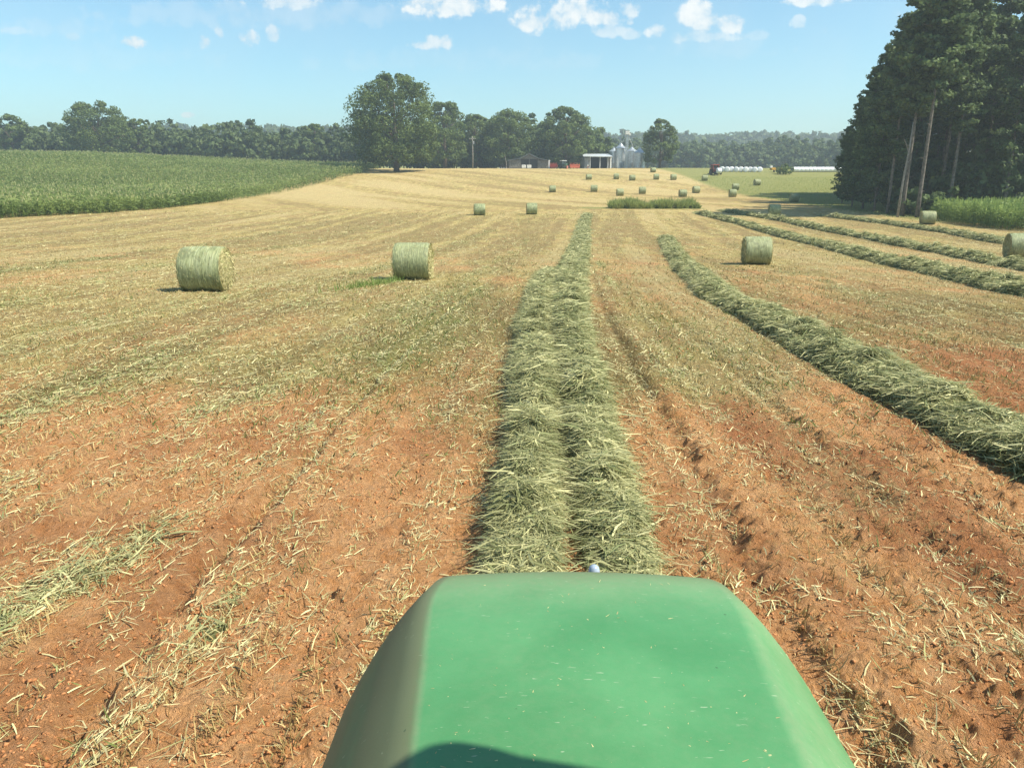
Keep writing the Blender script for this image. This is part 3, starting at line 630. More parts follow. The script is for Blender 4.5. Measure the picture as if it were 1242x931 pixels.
def pine(H, R0, seed, base=.35, n=15000, size=.27, limbs=110):
    root = empty('pine_tree', (0, 0, 0)); r = np.random.default_rng(seed); P = []; Nn = []; S = []; T = []
    tr = H * .0052 + .04; tk = MB(); lean = r.normal(size=2) * .012 * H
    cx = lambda z: np.array([lean[0] * (z / H) ** 1.5, lean[1] * (z / H) ** 1.5])
    tk.tube([(*cx(max(z, 0)), z) for z in (-.5, H * .1, H * .35, H * .6, H * .8, H * .97)], [tr * 1.25, tr, tr * .85, tr * .62, tr * .35, .03], 9)
    for k in range(limbs):
        t = r.random() ** .85; z = H * (base + (1 - base) * t * .985); a = r.random() * 6.283; ln = R0 * float(pine_shape(t)) * r.uniform(.45, 1.08)
        up = r.uniform(-.05, .45) + .45 * t; c = cx(z); e = np.array([c[0] + ln * math.cos(a), c[1] + ln * math.sin(a), min(z + ln * up, H)])
        mid = np.array([c[0] + ln * .5 * math.cos(a), c[1] + ln * .5 * math.sin(a), z + ln * up * .35])
        tk.tube([(c[0], c[1], z), tuple(mid), tuple(e)], [.055, .035, .012], 4, False)
        nk = max(3, int(ln * 1.7)); tb = r.random()
        for j in range(nk):
            f = .35 + .65 * (j + r.random() * .6) / nk; p = (1 - f) * np.array([c[0], c[1], z]) + f * e; p[2] -= (f * (1 - f)) * ln * up * .6
            p = p + r.normal(size=3) * np.array([.28, .28, .12]) * ln * .35; m = max(8, int(n / limbs / nk)); cr = .34 + .13 * ln
            d = unit(r.normal(size=(m, 3))); P.append(p + d * cr * r.uniform(.3, 1.05, (m, 1)) * np.array([1, 1, .6])); Nn.append(d + r.normal(size=(m, 3)) * .8)
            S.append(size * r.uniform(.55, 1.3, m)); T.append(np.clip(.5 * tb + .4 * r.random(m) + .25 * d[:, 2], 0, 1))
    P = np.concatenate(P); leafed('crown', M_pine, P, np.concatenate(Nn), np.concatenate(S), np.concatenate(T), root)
    # dead stubs on the bare lower bole
    for k in range(12):
        z = H * r.uniform(.10, base + .06); a = r.random() * 6.283; l = r.uniform(.3, 1.3); tk.tube([(*cx(z), z), (cx(z)[0] + l * math.cos(a), cx(z)[1] + l * math.sin(a), z + .1)], [.03, .008], 4, False)
    tk.build('trunk', M_pbark, root, True)
    return root
def at_px(px, Y):       # lateral position on a bearing, ground at range Y
    z = float(prof(Y)) - EYE; return (px - 621) / 930 * (Y * .9656 - z * .26)
TR = [ # bearing, range, height, crown radius, seed, detail, label, dead
 (481, 243, 29.5, 13.6, 11, (13000, 120, .62), 'huge spreading broadleaf tree alone at the end of the cornfield', False),
 (540, 292, 24.5, 8.5, 12, (6000, 60, .62), 'tree with bare dead limbs behind the right side of the huge tree', True),
 (577, 305, 20.5, 7.5, 13, (5000, 50, .62), 'broadleaf tree behind the utility pole', False),
 (617, 300, 22.0, 10.5, 14, (7000, 70, .62), 'wide dark tree rising behind the old barn', False),
 (686, 296, 22.5, 9.8, 15, (7500, 70, .62), 'rounded tall tree right behind the red farm machines', False),
 (800, 283, 17.0, 5.8, 16, (5500, 60, .55), 'solitary roundish tree just right of the grain bins', False),
 (126, 322, 23.5, 13.0, 17, (8000, 80, .7), 'broad dome shaped tree standing out of the wood behind the corn at left', False),
 (172, 330, 17.0, 5.0, 18, (2500, 26, .7), 'small thin topped tree beside the dome shaped one', False),
 (385, 345, 18.5, 7.5, 21, (4000, 40, .7), 'uneven crowned tree at left of the huge tree, in the treeline', False),
 (20, 335, 19.0, 9.0, 22, (5000, 50, .7), 'rounded tree at far left edge of the photo', False),
 (660, 322, 19, 8, 24, (4500, 50, .7), 'lower tree filling the gap between the barn trees', False)]
for (px, Y, H, R0, sd_, (n, lb, sz), lab, dead) in TR:
    t = broadleaf(H, R0, sd_, n, lb, sz, .10 if sd_ != 16 else .12, None, dead); X = at_px(px, Y)
    t.location = (X, Y, float(zb(X, Y))); tag(t, lab, 'tree')

# far woods that read as one mass
def woods(name, spots, label, size, per, mt=M_far, seed=0):
    Ps, Ns, Ss, Ts = [], [], [], []; tk = MB(); r = np.random.default_rng(seed)
    for (X, Y, H, R0) in spots:
        P, N, S, t, C = crown_pts(per, H, R0, H * .08, oak_shape, 16, int(r.integers(1e6)), size)
        z = float(zb(X, Y)); Ps.append(P + np.array([X, Y, z])); Ns.append(N); Ss.append(S); Ts.append(np.clip(t * .7 + r.random() * .3, 0, 1))
        tk.tube([(X, Y, z - .5), (X, Y, z + H * .7)], [.3, .1], 5, False)
    V, F = quads(np.concatenate(Ps), np.concatenate(Ns), np.concatenate(Ss)); tt = np.repeat(np.concatenate(Ts), 4)
    k = len(V); V = np.r_[V, np.array([tuple(p) for p in tk.v])]; F = np.r_[F, np.array(tk.f) + k]; tt = np.r_[tt, np.full(len(tk.v), .1)]
    return tag(mesh_np(name, V, F, mt, None, {'tint': tt}), label, 'woods', kind='stuff')
def belt(px0, px1, Y0, Y1, h0, h1, n, r0, seed):
    r = np.random.default_rng(seed); out = []
    for k in range(n):
        Y = r.uniform(Y0, Y1); px = px0 + (px1 - px0) * (k + r.random()) / n; X = (px - 621) / 930 * Y * .966
        out.append((X, Y, r.uniform(h0, h1), r0 * r.uniform(.75, 1.3)))
    return out
woods('woodland', belt(-60, 445, 345, 400, 13, 20, 110, 6.5, 1) + belt(-60, 445, 335, 350, 10, 16, 60, 5.5, 5), 'continuous wood behind the cornfield at left', 1.1, 420, seed=31)
woods('woodland', belt(440, 725, 318, 365, 16, 22.5, 60, 6.5, 2) + belt(500, 735, 306, 316, 9, 16, 34, 5, 6), 'wood behind the barn and sheds', 1.0, 520, M_leaf, 32)
woods('woodland', belt(715, 1100, 455, 520, 15.5, 22.5, 120, 7, 3) + belt(815, 1100, 440, 455, 12, 19, 60, 5.5, 7), 'long level treeline behind the white wrapped bales', 1.3, 420, seed=33)
woods('ridge_woods', belt(-80, 1300, 850, 1010, 15, 21, 330, 13, 4), 'blue hazy wooded ridge on the horizon', 3.4, 160, seed=34)

# pine wood on the right
PROT = [pine(24, 3.4, 41, .36), pine(22, 3.1, 42, .45), pine(25, 3.6, 43, .30), pine(23, 3.3, 44, .52), pine(21, 3.9, 45, .06, 19000, .27, 160)]
for q in PROT: q.location = (0, 0, 0)
used = set()
def put_pine(k, X, Y, H, label, group=None, rz=None, wide=1.0):
    p = PROT[k]; base = (24, 22, 25, 23, 21)[k]
    if k in used: p = copy_tree(p)
    used.add(k); s = H / base
    p.location = (X, Y, float(zb(X, Y))); p.scale = (s * wide, s * wide, s); p.rotation_euler = (0, 0, random.Random(int(X * 91 + Y * 7)).uniform(0, 6.28) if rz is None else rz)
    tag(p, label, 'pine tree', group)
EDGE = [(1021, 128, 12.0, 4, .95, 'low pine at the very left tip of the wood, nearest the white bales'), (1033, 119, 15.5, 4, 1, 'second pine from the left tip of the wood, shorter than its neighbours'),
        (1046, 113, 19.0, 4, 1, 'bushy edge pine third from the left tip of the wood'), (1060, 107, 21.0, 4, 1, 'edge pine branched to the ground, fourth from the left tip'),
        (1076, 102, 24.0, 2, 1.1, 'tall edge pine left of the pale trunks'), (1094, 97.5, 26.5, 1, 1.1, 'pine with a pale bare trunk, leftmost of the two pale trunks'),
        (1112, 95, 28, 3, 1.15, 'tall pine with the brightest pale bare trunk at the wood edge')]
for px, Y, H, k, wd, lab in EDGE: put_pine(k, at_px(px, Y), Y, H, lab, 'pines along the edge of the wood', wide=wd)
rr = random.Random(5); cnt = 0
for row in range(11):
    Y = 99.5 + row * 6.0; xl = 55.5 + (row * 6.0) * .30
    X = xl
    while X < Y * .74 + 8 and X < 125:
        put_pine(rr.choice([0, 1, 2, 3, 0, 2]), X + rr.uniform(-1, 1), Y + rr.uniform(-1.6, 1.6), rr.uniform(20, 29), 'tall dark pine packed inside the stand on the right', 'pines inside the dense stand', wide=1.1)
        X += rr.uniform(3.6, 5.2); cnt += 1
# dark understorey of the wood
sp = []
for k in range(330):
    Y = rr.uniform(98, 175); X = 52 + (Y - 97) * .33 + rr.uniform(0, 1) ** 1.5 * 50
    if X < Y * .80: sp.append((X, Y, rr.uniform(3, 9), rr.uniform(1.8, 3.4)))
for k in range(26):
    Y = 98 + k * 1.9; X = 49.5 + (Y - 97) * .40; sp.append((X + rr.uniform(-.5, 1.5), Y, rr.uniform(1.5, 4.5), rr.uniform(1.2, 2.2)))
woods('understorey', sp, 'shady undergrowth beneath the pines', .42, 420, M_pine, 35)
# a bare dead snag leaning at the edge, and a small dry shrub
t = empty('dead_tree', (at_px(1086, 96), 95.5, float(zb(51, 95.5))), 0, label='pale leaning dead trunk between the edge pines', cat='dead tree')
m = MB(); m.tube([(0, 0, -.3), (.12, 0, 4), (.38, 0, 8), (.5, .1, 11)], [.17, .14, .10, .04], 8); m.build('trunk', M_dead, t, True)
m = MB(); m.tube([(.35, 0, 7.6), (-.1, 0, 8.6), (-.4, 0, 9.1)], [.07, .05, .02], 5); m.tube([(.26, 0, 6.2), (.8, .1, 6.8)], [.06, .02], 5); m.build('branch', M_dead, t)
woods('shrub', [(at_px(953, 225), 225, 2.6, 2.2), (at_px(950, 228), 228, 2.8, 1.8)], 'dark rounded bush by the yellow trailer', .3, 500, M_leaf, 36); o = bpy.data.objects['shrub']; del o['kind']; tag(o, None, 'bush')

# ---------------------------------------------------------------- farmyard on the crest
M_tin = plain('weathered_tin', (.34, .36, .37), (.20, .21, .21), .5, 1.2, .3)
M_tinroof = plain('pale_tin_roof', (.62, .66, .68), (.50, .52, .53), .4, 1, .2)
M_darkroof = plain('grey_roof', (.19, .21, .22), (.11, .12, .12), .6, 1)
M_wood = plain('grey_boards', (.20, .19, .17), (.10, .095, .085), .9, 2)
M_shade = plain('painted_shade', (.035, .035, .035), (.02, .02, .02), .9)  # near-black colour standing in for shade inside the buildings
M_white = plain('white_paint', (.78, .78, .76), (.62, .62, .58), .5, 2)
M_galv = plain('galvanised_steel', (.58, .62, .64), (.44, .47, .49), .32, 2, .55)
M_wrap = plain('white_film', (.80, .81, .82), (.70, .71, .72), .35, 3)
M_red = plain('red_paint', (.45, .05, .03), (.30, .05, .03), .4, 3)
M_orange = plain('orange_paint', (.60, .13, .06), (.42, .11, .06), .45, 3)
M_yel = plain('yellow_paint', (.68, .36, .03), (.50, .27, .03), .45, 3)
M_black = plain('rubber', (.03, .03, .03), (.05, .045, .04), .85, 6)
M_dgreen = plain('dark_green_paint', (.05, .12, .06), (.04, .08, .05), .4, 3)
M_dglass = plain('dark_glass', (.03, .04, .045), (.05, .06, .065), .1, 3, 0, .6)
def place(px, Y): X = at_px(px, Y); return (X, Y, float(zb(X, Y)))
# old barn: dark open bay between two grey lean-tos
t = empty('barn', place(642, 285), 0, label='old grey barn with a dark open bay and low lean-tos', cat='barn')
m = MB(); m.box(-3.1, 3.1, .3, 6, -.4, 3.4); m.build('bay', M_shade, t)  # solid block, its near-black colour paints the shade of the bay
MB().box(-7.4, -3.15, 0, 5.5, -.4, 3.0).build('wall', M_wood, t); MB().box(3.15, 7.2, .1, 5.5, -.4, 2.9).build('wall', M_wood, t)
m = MB(); m.add([(-3.6, -.5, 3.2), (0, -.5, 5.0), (3.6, -.5, 3.2), (-3.6, 6.5, 3.2), (0, 6.5, 5.0), (3.6, 6.5, 3.2), (-3.6, -.5, 3.42), (0, -.5, 5.25), (3.6, -.5, 3.42), (-3.6, 6.5, 3.42), (0, 6.5, 5.25), (3.6, 6.5, 3.42)],
    [(0, 3, 4, 1), (1, 4, 5, 2), (6, 7, 10, 9), (7, 8, 11, 10), (0, 1, 7, 6), (1, 2, 8, 7), (3, 9, 10, 4), (4, 10, 11, 5), (0, 6, 9, 3), (2, 5, 11, 8)]); m.build('roof', M_darkroof, t)
m = MB(); m.add([(-3.1, .1, 3.25), (3.1, .1, 3.25), (0, .1, 4.85), (-3.1, .25, 3.25), (3.1, .25, 3.25), (0, .25, 4.85)], [(0, 1, 2), (5, 4, 3), (0, 3, 4, 1), (1, 4, 5, 2), (2, 5, 3, 0)]); m.build('gable', M_wood, t)
for s, a, b in ((-1, -7.8, -3.2), (1, 3.2, 7.7)):
    m = MB(); za, zc = (2.7, 3.5) if s < 0 else (3.4, 2.6)
    m.add([(a, -.6, za), (b, -.6, zc), (b, 6, zc), (a, 6, za), (a, -.6, za + .15), (b, -.6, zc + .15), (b, 6, zc + .15), (a, 6, za + .15)], [(3, 2, 1, 0), (4, 5, 6, 7), (0, 1, 5, 4), (1, 2, 6, 5), (2, 3, 7, 6), (3, 0, 4, 7)])
    m.build('lean_to_roof', M_darkroof, t)
for x in (-3.1, 0, 3.1): MB().box(x - .12, x + .12, .0, .2, -.4, 3.3).build('post', M_wood, t)
# open shed
t = empty('open_shed', place(725, 286), R(6), label='open fronted shed with pale sloping roof and white end wall', cat='shed')
m = MB(); m.box(-4.6, 4.4, 5.6, 5.75, -.4, 4.0); m.build('back_wall', M_tin, t)
MB().box(-4.8, -4.65, .2, 5.7, -.4, 3.7).box(-4.6, -3, .2, .35, -.4, 3.6).build('side_wall', M_tin, t)
MB().box(4.45, 4.95, -.1, 5.75, -.4, 4.3).build('end_wall', M_white, t)
m = MB(); m.add([(-5.6, -1, 4.0), (5.1, -1, 3.9), (5.1, 6.2, 4.9), (-4.6, 6.2, 4.9), (-5.6, -1, 4.25), (5.1, -1, 4.15), (5.1, 6.2, 5.15), (-4.6, 6.2, 5.15)], [(3, 2, 1, 0), (4, 5, 6, 7), (0, 1, 5, 4), (1, 2, 6, 5), (2, 3, 7, 6), (3, 0, 4, 7)]); m.build('roof', M_tinroof, t)
for x in (-2.9, .7, 3.6): MB().box(x - .1, x + .1, -.4, -.2, -.4, 4.0).build('post', M_white, t)
MB().box(-4.5, 4.35, 5.3, 5.5, -.3, 3.8).box(-4.5, 4.35, .5, 5.4, 3.75, 3.85).build('painted_shade_sheets', M_shade, t)  # added near-black sheets that paint the shade inside the shed
# grain bins
def bin_(px, Y, r, he, hr, label):
    t = empty('grain_bin', place(px, Y), 0, label=label, cat='grain bin', group='steel grain bins'); m = MB()
    pr = []; z = -.4
    while z < he: pr += [(r, z), (r + .045, z + .12), (r, z + .24)]; z += .42
    pr += [(r, he)]; m.lathe(pr, 32).build('wall', M_galv, t, True)
    m = MB(); m.lathe([(r + .18, he - .05), (r + .18, he + .03), (r * .5, he + hr * .55), (.35, he + hr)], 32); m.build('roof', M_galv, t)
    MB().lathe([(.38, he + hr - .06), (.38, he + hr + .3), (.1, he + hr + .45)], 14).build('cap', M_galv, t)
    m = MB(); x = r * .3; y = -math.sqrt(r * r - x * x) - .12
    for s in (-.2, .2): m.tube([(x + s, y, 0), (x + s, y, he)], .03, 5)
    for k in range(int(he / .5)): m.tube([(x - .2, y, .3 + k * .5), (x + .2, y, .3 + k * .5)], .02, 4)
    m.build('ladder', M_tin, t)
    MB().box(-.5, .3, -r - .1, -r + .3, .3, 1.9).build('door', M_tin, t)
    return t
bin_(743.5, 296, 1.75, 5.9, 1.2, 'leftmost slim grain bin beside the open shed')
bin_(752, 291, 1.9, 6.9, 1.7, 'tallest grain bin with the highest cone roof')
bin_(765.5, 294, 1.85, 6.0, 1.3, 'grain bin just right of the elevator tower')
bin_(775, 289, 2.0, 5.2, 1.6, 'rightmost grain bin, lower and brightly lit on its right side')
t = empty('elevator_tower', place(759.3, 288), 0, label='thin steel grain elevator leg rising above the bins', cat='grain elevator')
m = MB(); h = 11.2
for sx in (-.45, .45):
    for sy in (-.45, .45): m.tube([(sx, sy, -.3), (sx, sy, h)], .055, 5)
for k in range(9):
    z = k * 1.25
    for a, b in (((-.45, -.45), (.45, -.45)), ((.45, -.45), (.45, .45)), ((.45, .45), (-.45, .45)), ((-.45, .45), (-.45, -.45))):
        m.tube([(a[0], a[1], z), (b[0], b[1], z + 1.25)], .03, 4); m.tube([(a[0], a[1], z), (b[0], b[1], z)], .03, 4)
m.build('lattice', M_galv, t)
MB().box(-.2, .2, -.15, .15, 0, h + .6).build('leg_casing', M_galv, t)
MB().box(-.75, .85, -.4, .4, h + .3, h + 1.5).box(.5, 1.2, -.3, .3, h, h + .7).build('head', M_white, t, bevel=.1)
m = MB(); m.tube([(.3, 0, h + .2), (1.5, .5, h - 2.2), (2.4, 1.2, 7.4)], .14, 8); m.tube([(-.3, 0, h + .2), (-1.3, .4, h - 1.8), (-2.1, .9, 8.4)], .14, 8); m.build('spout', M_galv, t)
# utility pole
t = empty('utility_pole', place(573.5, 272), 0, label='wooden utility pole with crossarm in front of the farm trees', cat='utility pole')
m = MB(); m.tube([(0, 0, -.5), (.05, 0, 5), (0, 0, 10.6)], [.19, .16, .12], 8); m.build('pole', M_dead, t, True)
MB().box(-1.1, 1.1, -.14, -.02, 9.6, 9.76).build('crossarm', M_dead, t)
for x in (-1, -.4, .4, 1): MB().lathe([(.05, 9.76), (.07, 9.85), (.04, 9.95)], 8, Matrix.Translation((x, -.08, 0))).build('insulator', M_white, t)
MB().lathe([(.22, 8.0), (.24, 8.1), (.24, 8.8), (.15, 8.95)], 12, Matrix.Translation((.35, -.1, 0))).build('transformer', M_tin, t)
# low pole leaning left of the barn with an old implement
t = empty('leaning_post', place(613.6, 284), 0, label='slender pale leaning post left of the barn', cat='post')
MB().tube([(.35, 0, -.3), (.1, 0, 2.2), (-.35, 0, 4.4)], [.13, .11, .07], 7).build('shaft', M_dead, t)
def wheel(t, x, y, r, wd, name='wheel'):
    Mx = Matrix.Translation((x, y, r)) @ Matrix.Rotation(R(90), 4, 'Y')
    w_ = MB().lathe([(r * .55, -wd / 2), (r * .94, -wd / 2), (r, -wd / 3), (r, wd / 3), (r * .94, wd / 2), (r * .55, wd / 2)], 24, Mx).build(name, M_black, t, True)
    MB().lathe([(r * .5, -wd * .3), (r * .56, -wd * .52), (r * .56, wd * .52), (r * .5, wd * .3)], 18, Mx).build('rim', M_white, w_)
def far_tractor(loc, rz, paint, label):
    t = empty('tractor', loc, rz, label=label, cat='tractor')
    MB().box(-.42, .42, 1.0, 2.9, .9, 1.6).build('bonnet', paint, t, bevel=.1); MB().box(-.5, .5, -.9, 1.0, .7, 1.3).build('chassis', paint, t)
    MB().box(-.75, .75, -.9, .8, 1.3, 2.55).build('cab_glass', M_dglass, t)
    for x in (-.76, .76):
        for y in (-.9, .8): MB().box(x - .05, x + .05, y - .05, y + .05, 1.3, 2.56).build('cab_post', paint, t)
    MB().box(-.9, .9, -1.1, 1.0, 2.56, 2.75).build('cab_roof', paint if paint is M_red else M_white, t, bevel=.06)
    for x in (-.95, .95): wheel(t, x, -.3, .85, .45); wheel(t, x * .85, 2.3, .5, .32)
    for x in (-.9, .9): MB().box(x - .3, x + .3, -1.0, .5, 1.6, 1.72).build('mudguard', paint, t, bevel=.04)
    MB().tube([(.3, 1.6, 1.5), (.3, 1.6, 2.6)], .05, 7).build('exhaust', M_black, t)
    return t
far_tractor(place(683, 277), R(200), M_dgreen, 'old dark tractor parked beside the red hay machine')
# red hay machines (disc mower with canvas shield, rake)
def mower(px, Y, L, rz, label, paint):
    t = empty('hay_machine', place(px, Y), rz, label=label, cat='farm machine')
    MB().box(-L / 2, L / 2, -.7, .7, .55, 1.35).build('deck', paint, t, bevel=.15)
    MB().box(-L / 2 + .1, L / 2 - .1, -.95, -.72, .25, 1.1).build('shield', paint, t, bevel=.05)
    m = MB(); m.tube([(0, .7, .9), (0, 3.2, .6)], .12, 7); m.tube([(-L * .35, .7, 1.2), (0, 2.4, .8)], .08, 6); m.build('drawbar', paint, t)
    for x in (-L * .36, L * .36): wheel(t, x, .6, .42, .25)
    m = MB()
    for k in range(7):
        x = -L / 2 + (k + .5) * L / 7; m.tube([(x, -.8, .3), (x, -1.1, 1.5), (x, -.4, 1.9)], .05, 5)
    m.build('tine_arms', paint, t)
    return t
mower(696.5, 276, 3.6, R(8), 'orange red hay machine parked right of the old tractor', M_orange)
mower(671.5, 279, 2.6, R(-10), 'smaller red implement parked left of the old tractor', M_red)
for px, lab in ((635.3, 'white cube tank left of the other one before the barn'), (641.8, 'white cube tank on the right before the barn bay')):
    t = empty('storage_tank', place(px, 281), 0, label=lab, cat='tank', group='white tanks by the barn')
    MB().box(-.75, .75, -.6, .6, .14, 1.25).build('body', M_white, t, bevel=.08)
    MB().box(-.8, .8, -.65, .65, 0, .12).build('pallet', M_wood, t); MB().lathe([(.2, 1.24), (.2, 1.32)], 12).build('lid', M_black, t)
t = empty('fence_post', place(666, 280), 0, label='white upright board standing at the right end of the barn', cat='post')
MB().box(-.25, .25, -.08, .08, -.3, 2.9).build('board', M_white, t)
t = empty('barrel', place(687.8, 274.5), 0, label='small orange barrel in front of the old tractor', cat='barrel')
MB().lathe([(.3, 0), (.34, .1), (.34, .9), (.3, 1.0)], 16).build('body', M_orange, t); MB().lathe([(.35, .45), (.36, .5), (.35, .55)], 16).build('hoop', M_white, t)
t = empty('field_marker', place(713, 270), 0, label='short orange marker stake on the crest by the open shed', cat='marker')
MB().tube([(0, 0, -.2), (0, 0, 1.0)], .06, 6).build('stake', M_orange, t); MB().box(-.25, .25, -.03, .03, .9, 1.3).build('plate', M_white, t)
# plough frame by the leaning post
t = empty('old_plough', place(609.5, 281), 0, label='rusty old plough left beside the leaning post', cat='farm machine')
MB().tube([(-1.6, 0, .5), (1.6, 0, .9)], .1, 6).tube([(-.5, 0, .6), (.3, 0, 1.7)], .07, 6).build('beam', M_black, t)
for x in (-1.2, -.4, .4, 1.2): MB().add([(x, 0, .6), (x + .35, .05, 0), (x + .1, -.25, 0), (x - .1, .1, .5)], [(0, 1, 2), (0, 2, 3), (0, 3, 1), (1, 3, 2)]).build('share', M_tin, t)

# ---------------------------------------------------------------- wrapped bales, loaded tractor, trailer
def wrapped(loc, rz, label, group, L=1.25, r_=.74, upright=False):
    pr = [(r_ * .55, -L / 2), (r_ * .93, -L / 2 + .04), (r_, -L / 2 + .16), (r_, L / 2 - .16), (r_ * .93, L / 2 - .04), (r_ * .55, L / 2)]
    Mx = Matrix.Translation((0, 0, r_ * .97)) @ Matrix.Rotation(R(90), 4, 'Y')
    o = MB().lathe(pr, 22, Mx).build('wrapped_bale', M_wrap, None, True); o.location = loc; o.rotation_euler = (0, 0, rz)
    return tag(o, label, 'wrapped bale', group)
ords = ['first', 'second', 'third', 'fourth', 'fifth', 'sixth', 'seventh', 'eighth', 'ninth', 'tenth', 'eleventh', 'twelfth', 'thirteenth', 'fourteenth', 'fifteenth', 'sixteenth', 'seventeenth', 'eighteenth', 'nineteenth']
for k, px in enumerate([875.7, 881.5, 886.8, 892.6, 898.2, 904, 909.5, 915, 921]):
    x, y, z = place(px, 236 - .5 * (k % 2)); wrapped((x, y, z - .02), R(78 + 4 * (k % 3)), 'white wrapped bale, %s from the left in the row behind the loaded tractor' % ords[k], 'white wrapped bales in a spaced row', L=1.3, r_=.78)
for k in range(17):
    px = 962 + k * 5.0; x, y, z = place(px, 238 + k * .1); wrapped((x, y, z - .02), R(2), 'white wrapped bale, %s from the left in the long tight tube beside the pines' % ords[k], 'white wrapped bales in a tight tube', L=1.33, r_=.75)
tx, ty, tz = place(866.5, 222)
far_tractor((tx, ty, tz), R(188), M_red, 'red tractor on the crest carrying a white wrapped bale')
wrapped((tx - .1 + .42, ty - 3.1, tz + .35), R(8), 'white wrapped bale held on the front of the red tractor', 'white wrapped bales in a spaced row', 1.2, .74)
MB().box(-.5, .5, -3.9, -2.3, .3, .42).box(-.45, -.3, -3, 0, .35, 1.0).box(.3, .45, -3, 0, .35, 1.0).build('loader_arms', M_black, [x for x in bpy.data.objects if x.name.startswith('tractor')][-1])
t = empty('trailer', place(941, 236), R(5), label='low yellow trailer parked left of the dark bush', cat='trailer')
MB().box(-1.6, 1.6, -.9, .9, .6, 1.3).build('bed', M_yel, t, bevel=.05); MB().box(-1.9, -1.3, -.4, .4, 1.3, 1.9).build('cabinet', M_white, t)
for x in (-1, 1): wheel(t, x, -.95, .35, .25)

# ---------------------------------------------------------------- the tractor we sit in
def paint_fn(n, b):
    p = obc(n); dn = n.noise(p, 2.2, 5, .6); d2 = n.noise(p, 40, 4, .7); ed = n.attr('dust_and_shade')
    c = n.mix(n.ramp(dn, .3, .7), (.055, .215, .078), (.085, .275, .112))
    dust_and_shade = n.math('ADD', ed, n.math('MULTIPLY', n.math('SUBTRACT', d2, .5), .35))
    c = n.mix(n.math('MULTIPLY', n.ramp(dust_and_shade, .1, .95), .75), c, n.mix(n.ramp(ed, .35, .75), (.31, .30, .19), (.17, .145, .085)))  # high values go darker, painting the left facet's shade over its dust
    mp = n.node('ShaderNodeMapping'); mp.inputs['Scale'].default_value = (1, 5, 1); mp.inputs['Rotation'].default_value = (0, 0, .5); n.l.new(p, mp.inputs[0])
    sc_ = n.ramp(n.noise(mp.outputs[0], 34, 2, .5, dist=.4), .71, .745)       # fine chaff and scratches
    c = n.mix(n.math('MULTIPLY', sc_, .55), c, (.42, .48, .34))
    vor = n.node('ShaderNodeTexVoronoi'); vor.inputs['Scale'].default_value = 9; n.l.new(p, vor.inputs['Vector'])
    spk = n.math('LESS_THAN', vor.outputs['Distance'], .035); c = n.mix(n.math('MULTIPLY', spk, .6), c, (.03, .07, .03))
    col(n, b, c); n.l.new(n.ramp(n.math('ADD', ed, n.math('MULTIPLY', dn, .4)), 0, .9, .34, .75), b.inputs['Roughness'])
    bump(n, b, n.noise(p, 120, 3, .6), .06, .004); b.inputs['Coat Weight'].default_value = .12; b.inputs['Coat Roughness'].default_value = .3
M_paint = mat('dusty_green_paint', paint_fn, .45, .4)
M_head = plain('headlight_glass', (.5, .55, .6), (.4, .45, .5), .08, 8, 0, .8)
M_lampb = plain('blue_grey_glass', (.35, .42, .55), (.25, .32, .42), .15, 30, 0, .7)
TX = .165
trac = empty('green_tractor', (TX, 0, 0), R(-1.0), label='dusty green tractor bonnet filling the bottom of the view', cat='tractor')
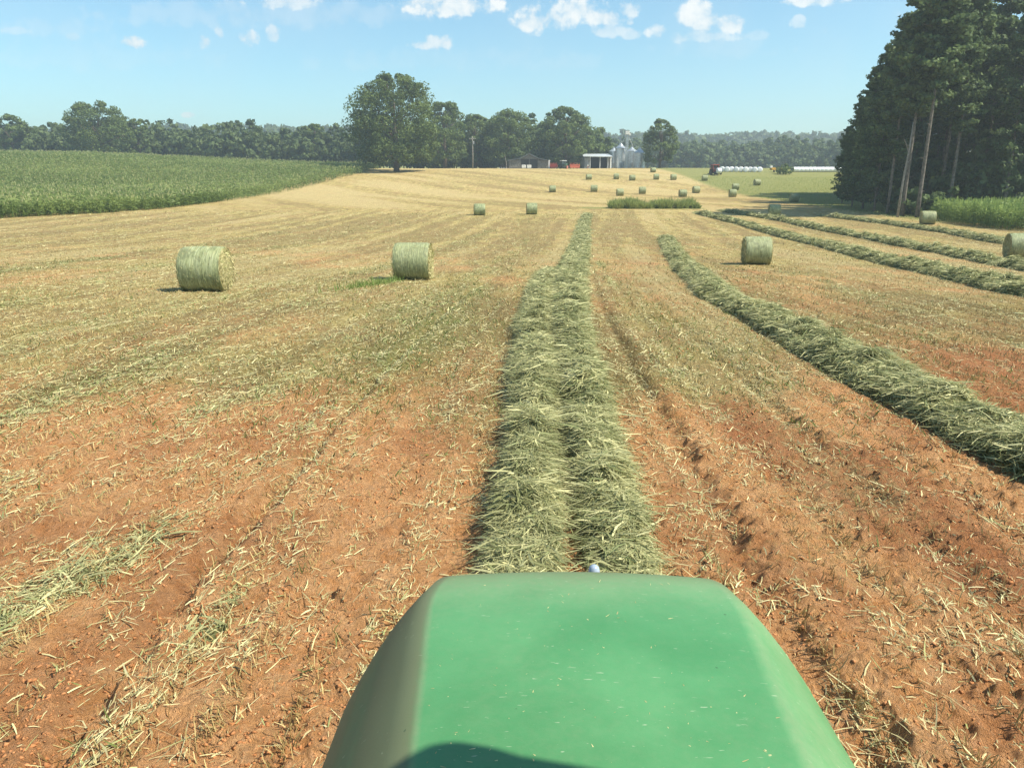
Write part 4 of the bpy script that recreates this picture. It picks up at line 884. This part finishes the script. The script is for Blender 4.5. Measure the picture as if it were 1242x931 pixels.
def hood():
    ysec = np.concatenate([np.linspace(.15, 1.7, 40), 1.7 + .66 * np.sin(np.linspace(.04, 1, 60) * np.pi / 2)])
    K = 61; V = []; dust_and_shade = []
    yy = np.linspace(0, 2.4, 121); ker = np.hanning(13); ker /= ker.sum()
    wy = np.interp(yy, [0, 1.3, 1.5, 1.7, 1.9, 2.05, 2.15, 2.24, 2.31, 2.36, 2.4], [.688, .69, .692, .69, .688, .66, .61, .535, .45, .39, .34])
    cy_ = np.interp(yy, [0, 1.2, 1.6, 1.95, 2.12, 2.24, 2.32, 2.4], [.392, .395, .42, .450, .432, .375, .31, .25])
    zy = np.interp(yy, [0, 1.2, 1.8, 2.05, 2.2, 2.28, 2.34, 2.4], [1.715, 1.705, 1.675, 1.645, 1.60, 1.53, 1.42, 1.30])
    sm = lambda q_: np.convolve(np.pad(q_, 6, mode='reflect', reflect_type='odd'), ker, 'valid'); wy = sm(wy); zy = sm(zy); cy_ = sm(cy_)
    for yv in ysec:
        f = np.clip((yv - 1.62) / .74, 0, 1)
        wid = float(np.interp(yv, yy, wy)); top = float(np.interp(yv, yy, zy))
        crease = float(np.interp(yv, yy, cy_))
        for k in range(K):
            q = -1 + 2 * k / (K - 1); a = abs(q); s = np.sign(q)
            if a < .5: x = crease * a / .5; z = top - .018 * (x / crease) ** 2
            elif a < .72:
                t = (a - .5) / .22; ang = t * np.pi / 2; x = crease + (wid - crease) * (.75 * t + .25 * np.sin(ang)); z = top - .018 - .34 * (.35 * (1 - np.cos(ang)) + .65 * t)
            else:
                t = (a - .72) / .28; x = wid + .012 * np.sin(t * np.pi); z = top - .358 - (top - .358 - .98) * t
            V.append((x * s, yv, z))
            fe = np.exp(-((a - .505) / .022) ** 2) * (1 if s < 0 else .35) + np.exp(-((a - .55) / .03) ** 2) * .2
            d = .65 * fe + .45 * f ** 3 + ((.75 if a < .60 else .45 if a < .66 else .75) if (s < 0 and a > .53) else .10 if a > .56 else 0) + .15 + .38 * np.clip((yv - 1.75) / .45, 0, 1) ** 1.5 + .12 * fbm(np.array([yv * 3.0]), np.array([s * a * 4.0]), 5, 3)[0]  # left facet: shade painted in together with the dust stripes
            dust_and_shade.append(d)
    V = np.array(V); nr_ = len(ysec); ii = np.arange(nr_ * K).reshape(nr_, K); F = np.stack([ii[:-1, :-1], ii[:-1, 1:], ii[1:, 1:], ii[1:, :-1]], -1).reshape(-1, 4)
    h = mesh_np('bonnet', V, F, M_paint, trac, {'dust_and_shade': np.array(dust_and_shade)}, True)
    return h
hood()
n = 200; q1 = rng.uniform(-.38, .38, n); q2 = rng.uniform(1.2, 2.05, n); zt = np.interp(q2, [0, 1.2, 1.8, 2.05], [1.715, 1.705, 1.675, 1.645]) - .018 * (q1 / .41) ** 2 - .0005
o = blades('chaff', np.stack([q1, q2, zt], 1), np.stack([rng.normal(size=n), rng.normal(size=n), np.zeros(n)], 1), rng.uniform(.004, .016, n), rng.uniform(.001, .003, n), np.tile([0, 0, .001], (n, 1)), rng.random(n), M_litter, trac, side=np.tile([0., 0, 1], (n, 1)), extra=rng.random(n) * .6)
o['kind'] = 'stuff'
m = MB(); m.box(-.29, .29, 2.33, 2.375, 1.08, 1.30).build('grille', M_black, trac, bevel=.02)
for x in (-.25, .25): MB().box(x * .8 - .08, x * .8 + .08, 2.376, 2.395, 1.17, 1.27).build('headlight', M_head, trac, bevel=.01)
MB().lathe([(.020, 1.40), (.020, 1.522), (.016, 1.537), (.007, 1.544)], 16, Matrix.Translation((.07, 2.33, 0))).build('marker_lamp', M_lampb, trac, True)
MB().box(-.33, .33, .1, 2.2, .72, 1.15).build('engine_block', M_black, trac)
MB().box(-.72, .72, 1.55, 1.75, .42, .56).build('front_axle', M_black, trac)
for x in (-.72, .72): wheel(trac, x, 1.62, .46, .24, 'front_wheel')
MB().box(-.42, .42, -1.9, .1, .45, 1.1).build('chassis', M_black, trac)
for x in (-.98, .98): wheel(trac, x, -1.5, .82, .46, 'rear_wheel')
ro = [(-1.5, -1.7), (1.5, -1.7), (1.5, .78), (1.03, .90), (.95, .94), (.90, .935), (.83, .88), (-.9, .88), (-1.5, .84)]  # unseen canopy, widened and humped to cast the shadow on the bonnet
MB().add([(x, y, 3.16) for x, y in ro] + [(x, y, 3.26) for x, y in ro], [tuple(range(9))[::-1], tuple(range(9, 18))] + [(i, (i + 1) % 9, 9 + (i + 1) % 9, 9 + i) for i in range(9)]).build('cab_roof', M_paint, trac, bevel=.03)
for x in (-.9, .9):
    for y in (-1.6,): MB().box(x - .04, x + .04, y - .04, y + .04, 1.2, 3.16).build('cab_post', M_black, trac)
MB().box(-.95, .95, -1.75, -1.6, 1.0, 1.9).build('rear_panel', M_paint, trac)

# ---------------------------------------------------------------- summer haze
hz = bpy.data.materials.new('haze'); hz.use_nodes = True; n = NT(hz.node_tree); n.n.clear()
pv = n.node('ShaderNodeVolumePrincipled'); pv.inputs['Color'].default_value = (.82, .93, .97, 1); pv.inputs['Density'].default_value = .0006; pv.inputs['Anisotropy'].default_value = .3
n.l.new(pv.outputs[0], n.node('ShaderNodeOutputMaterial').inputs['Volume'])
MB().box(-1400, 1400, -80, 1150, -14, 75).build('haze', hz)['kind'] = 'stuff'
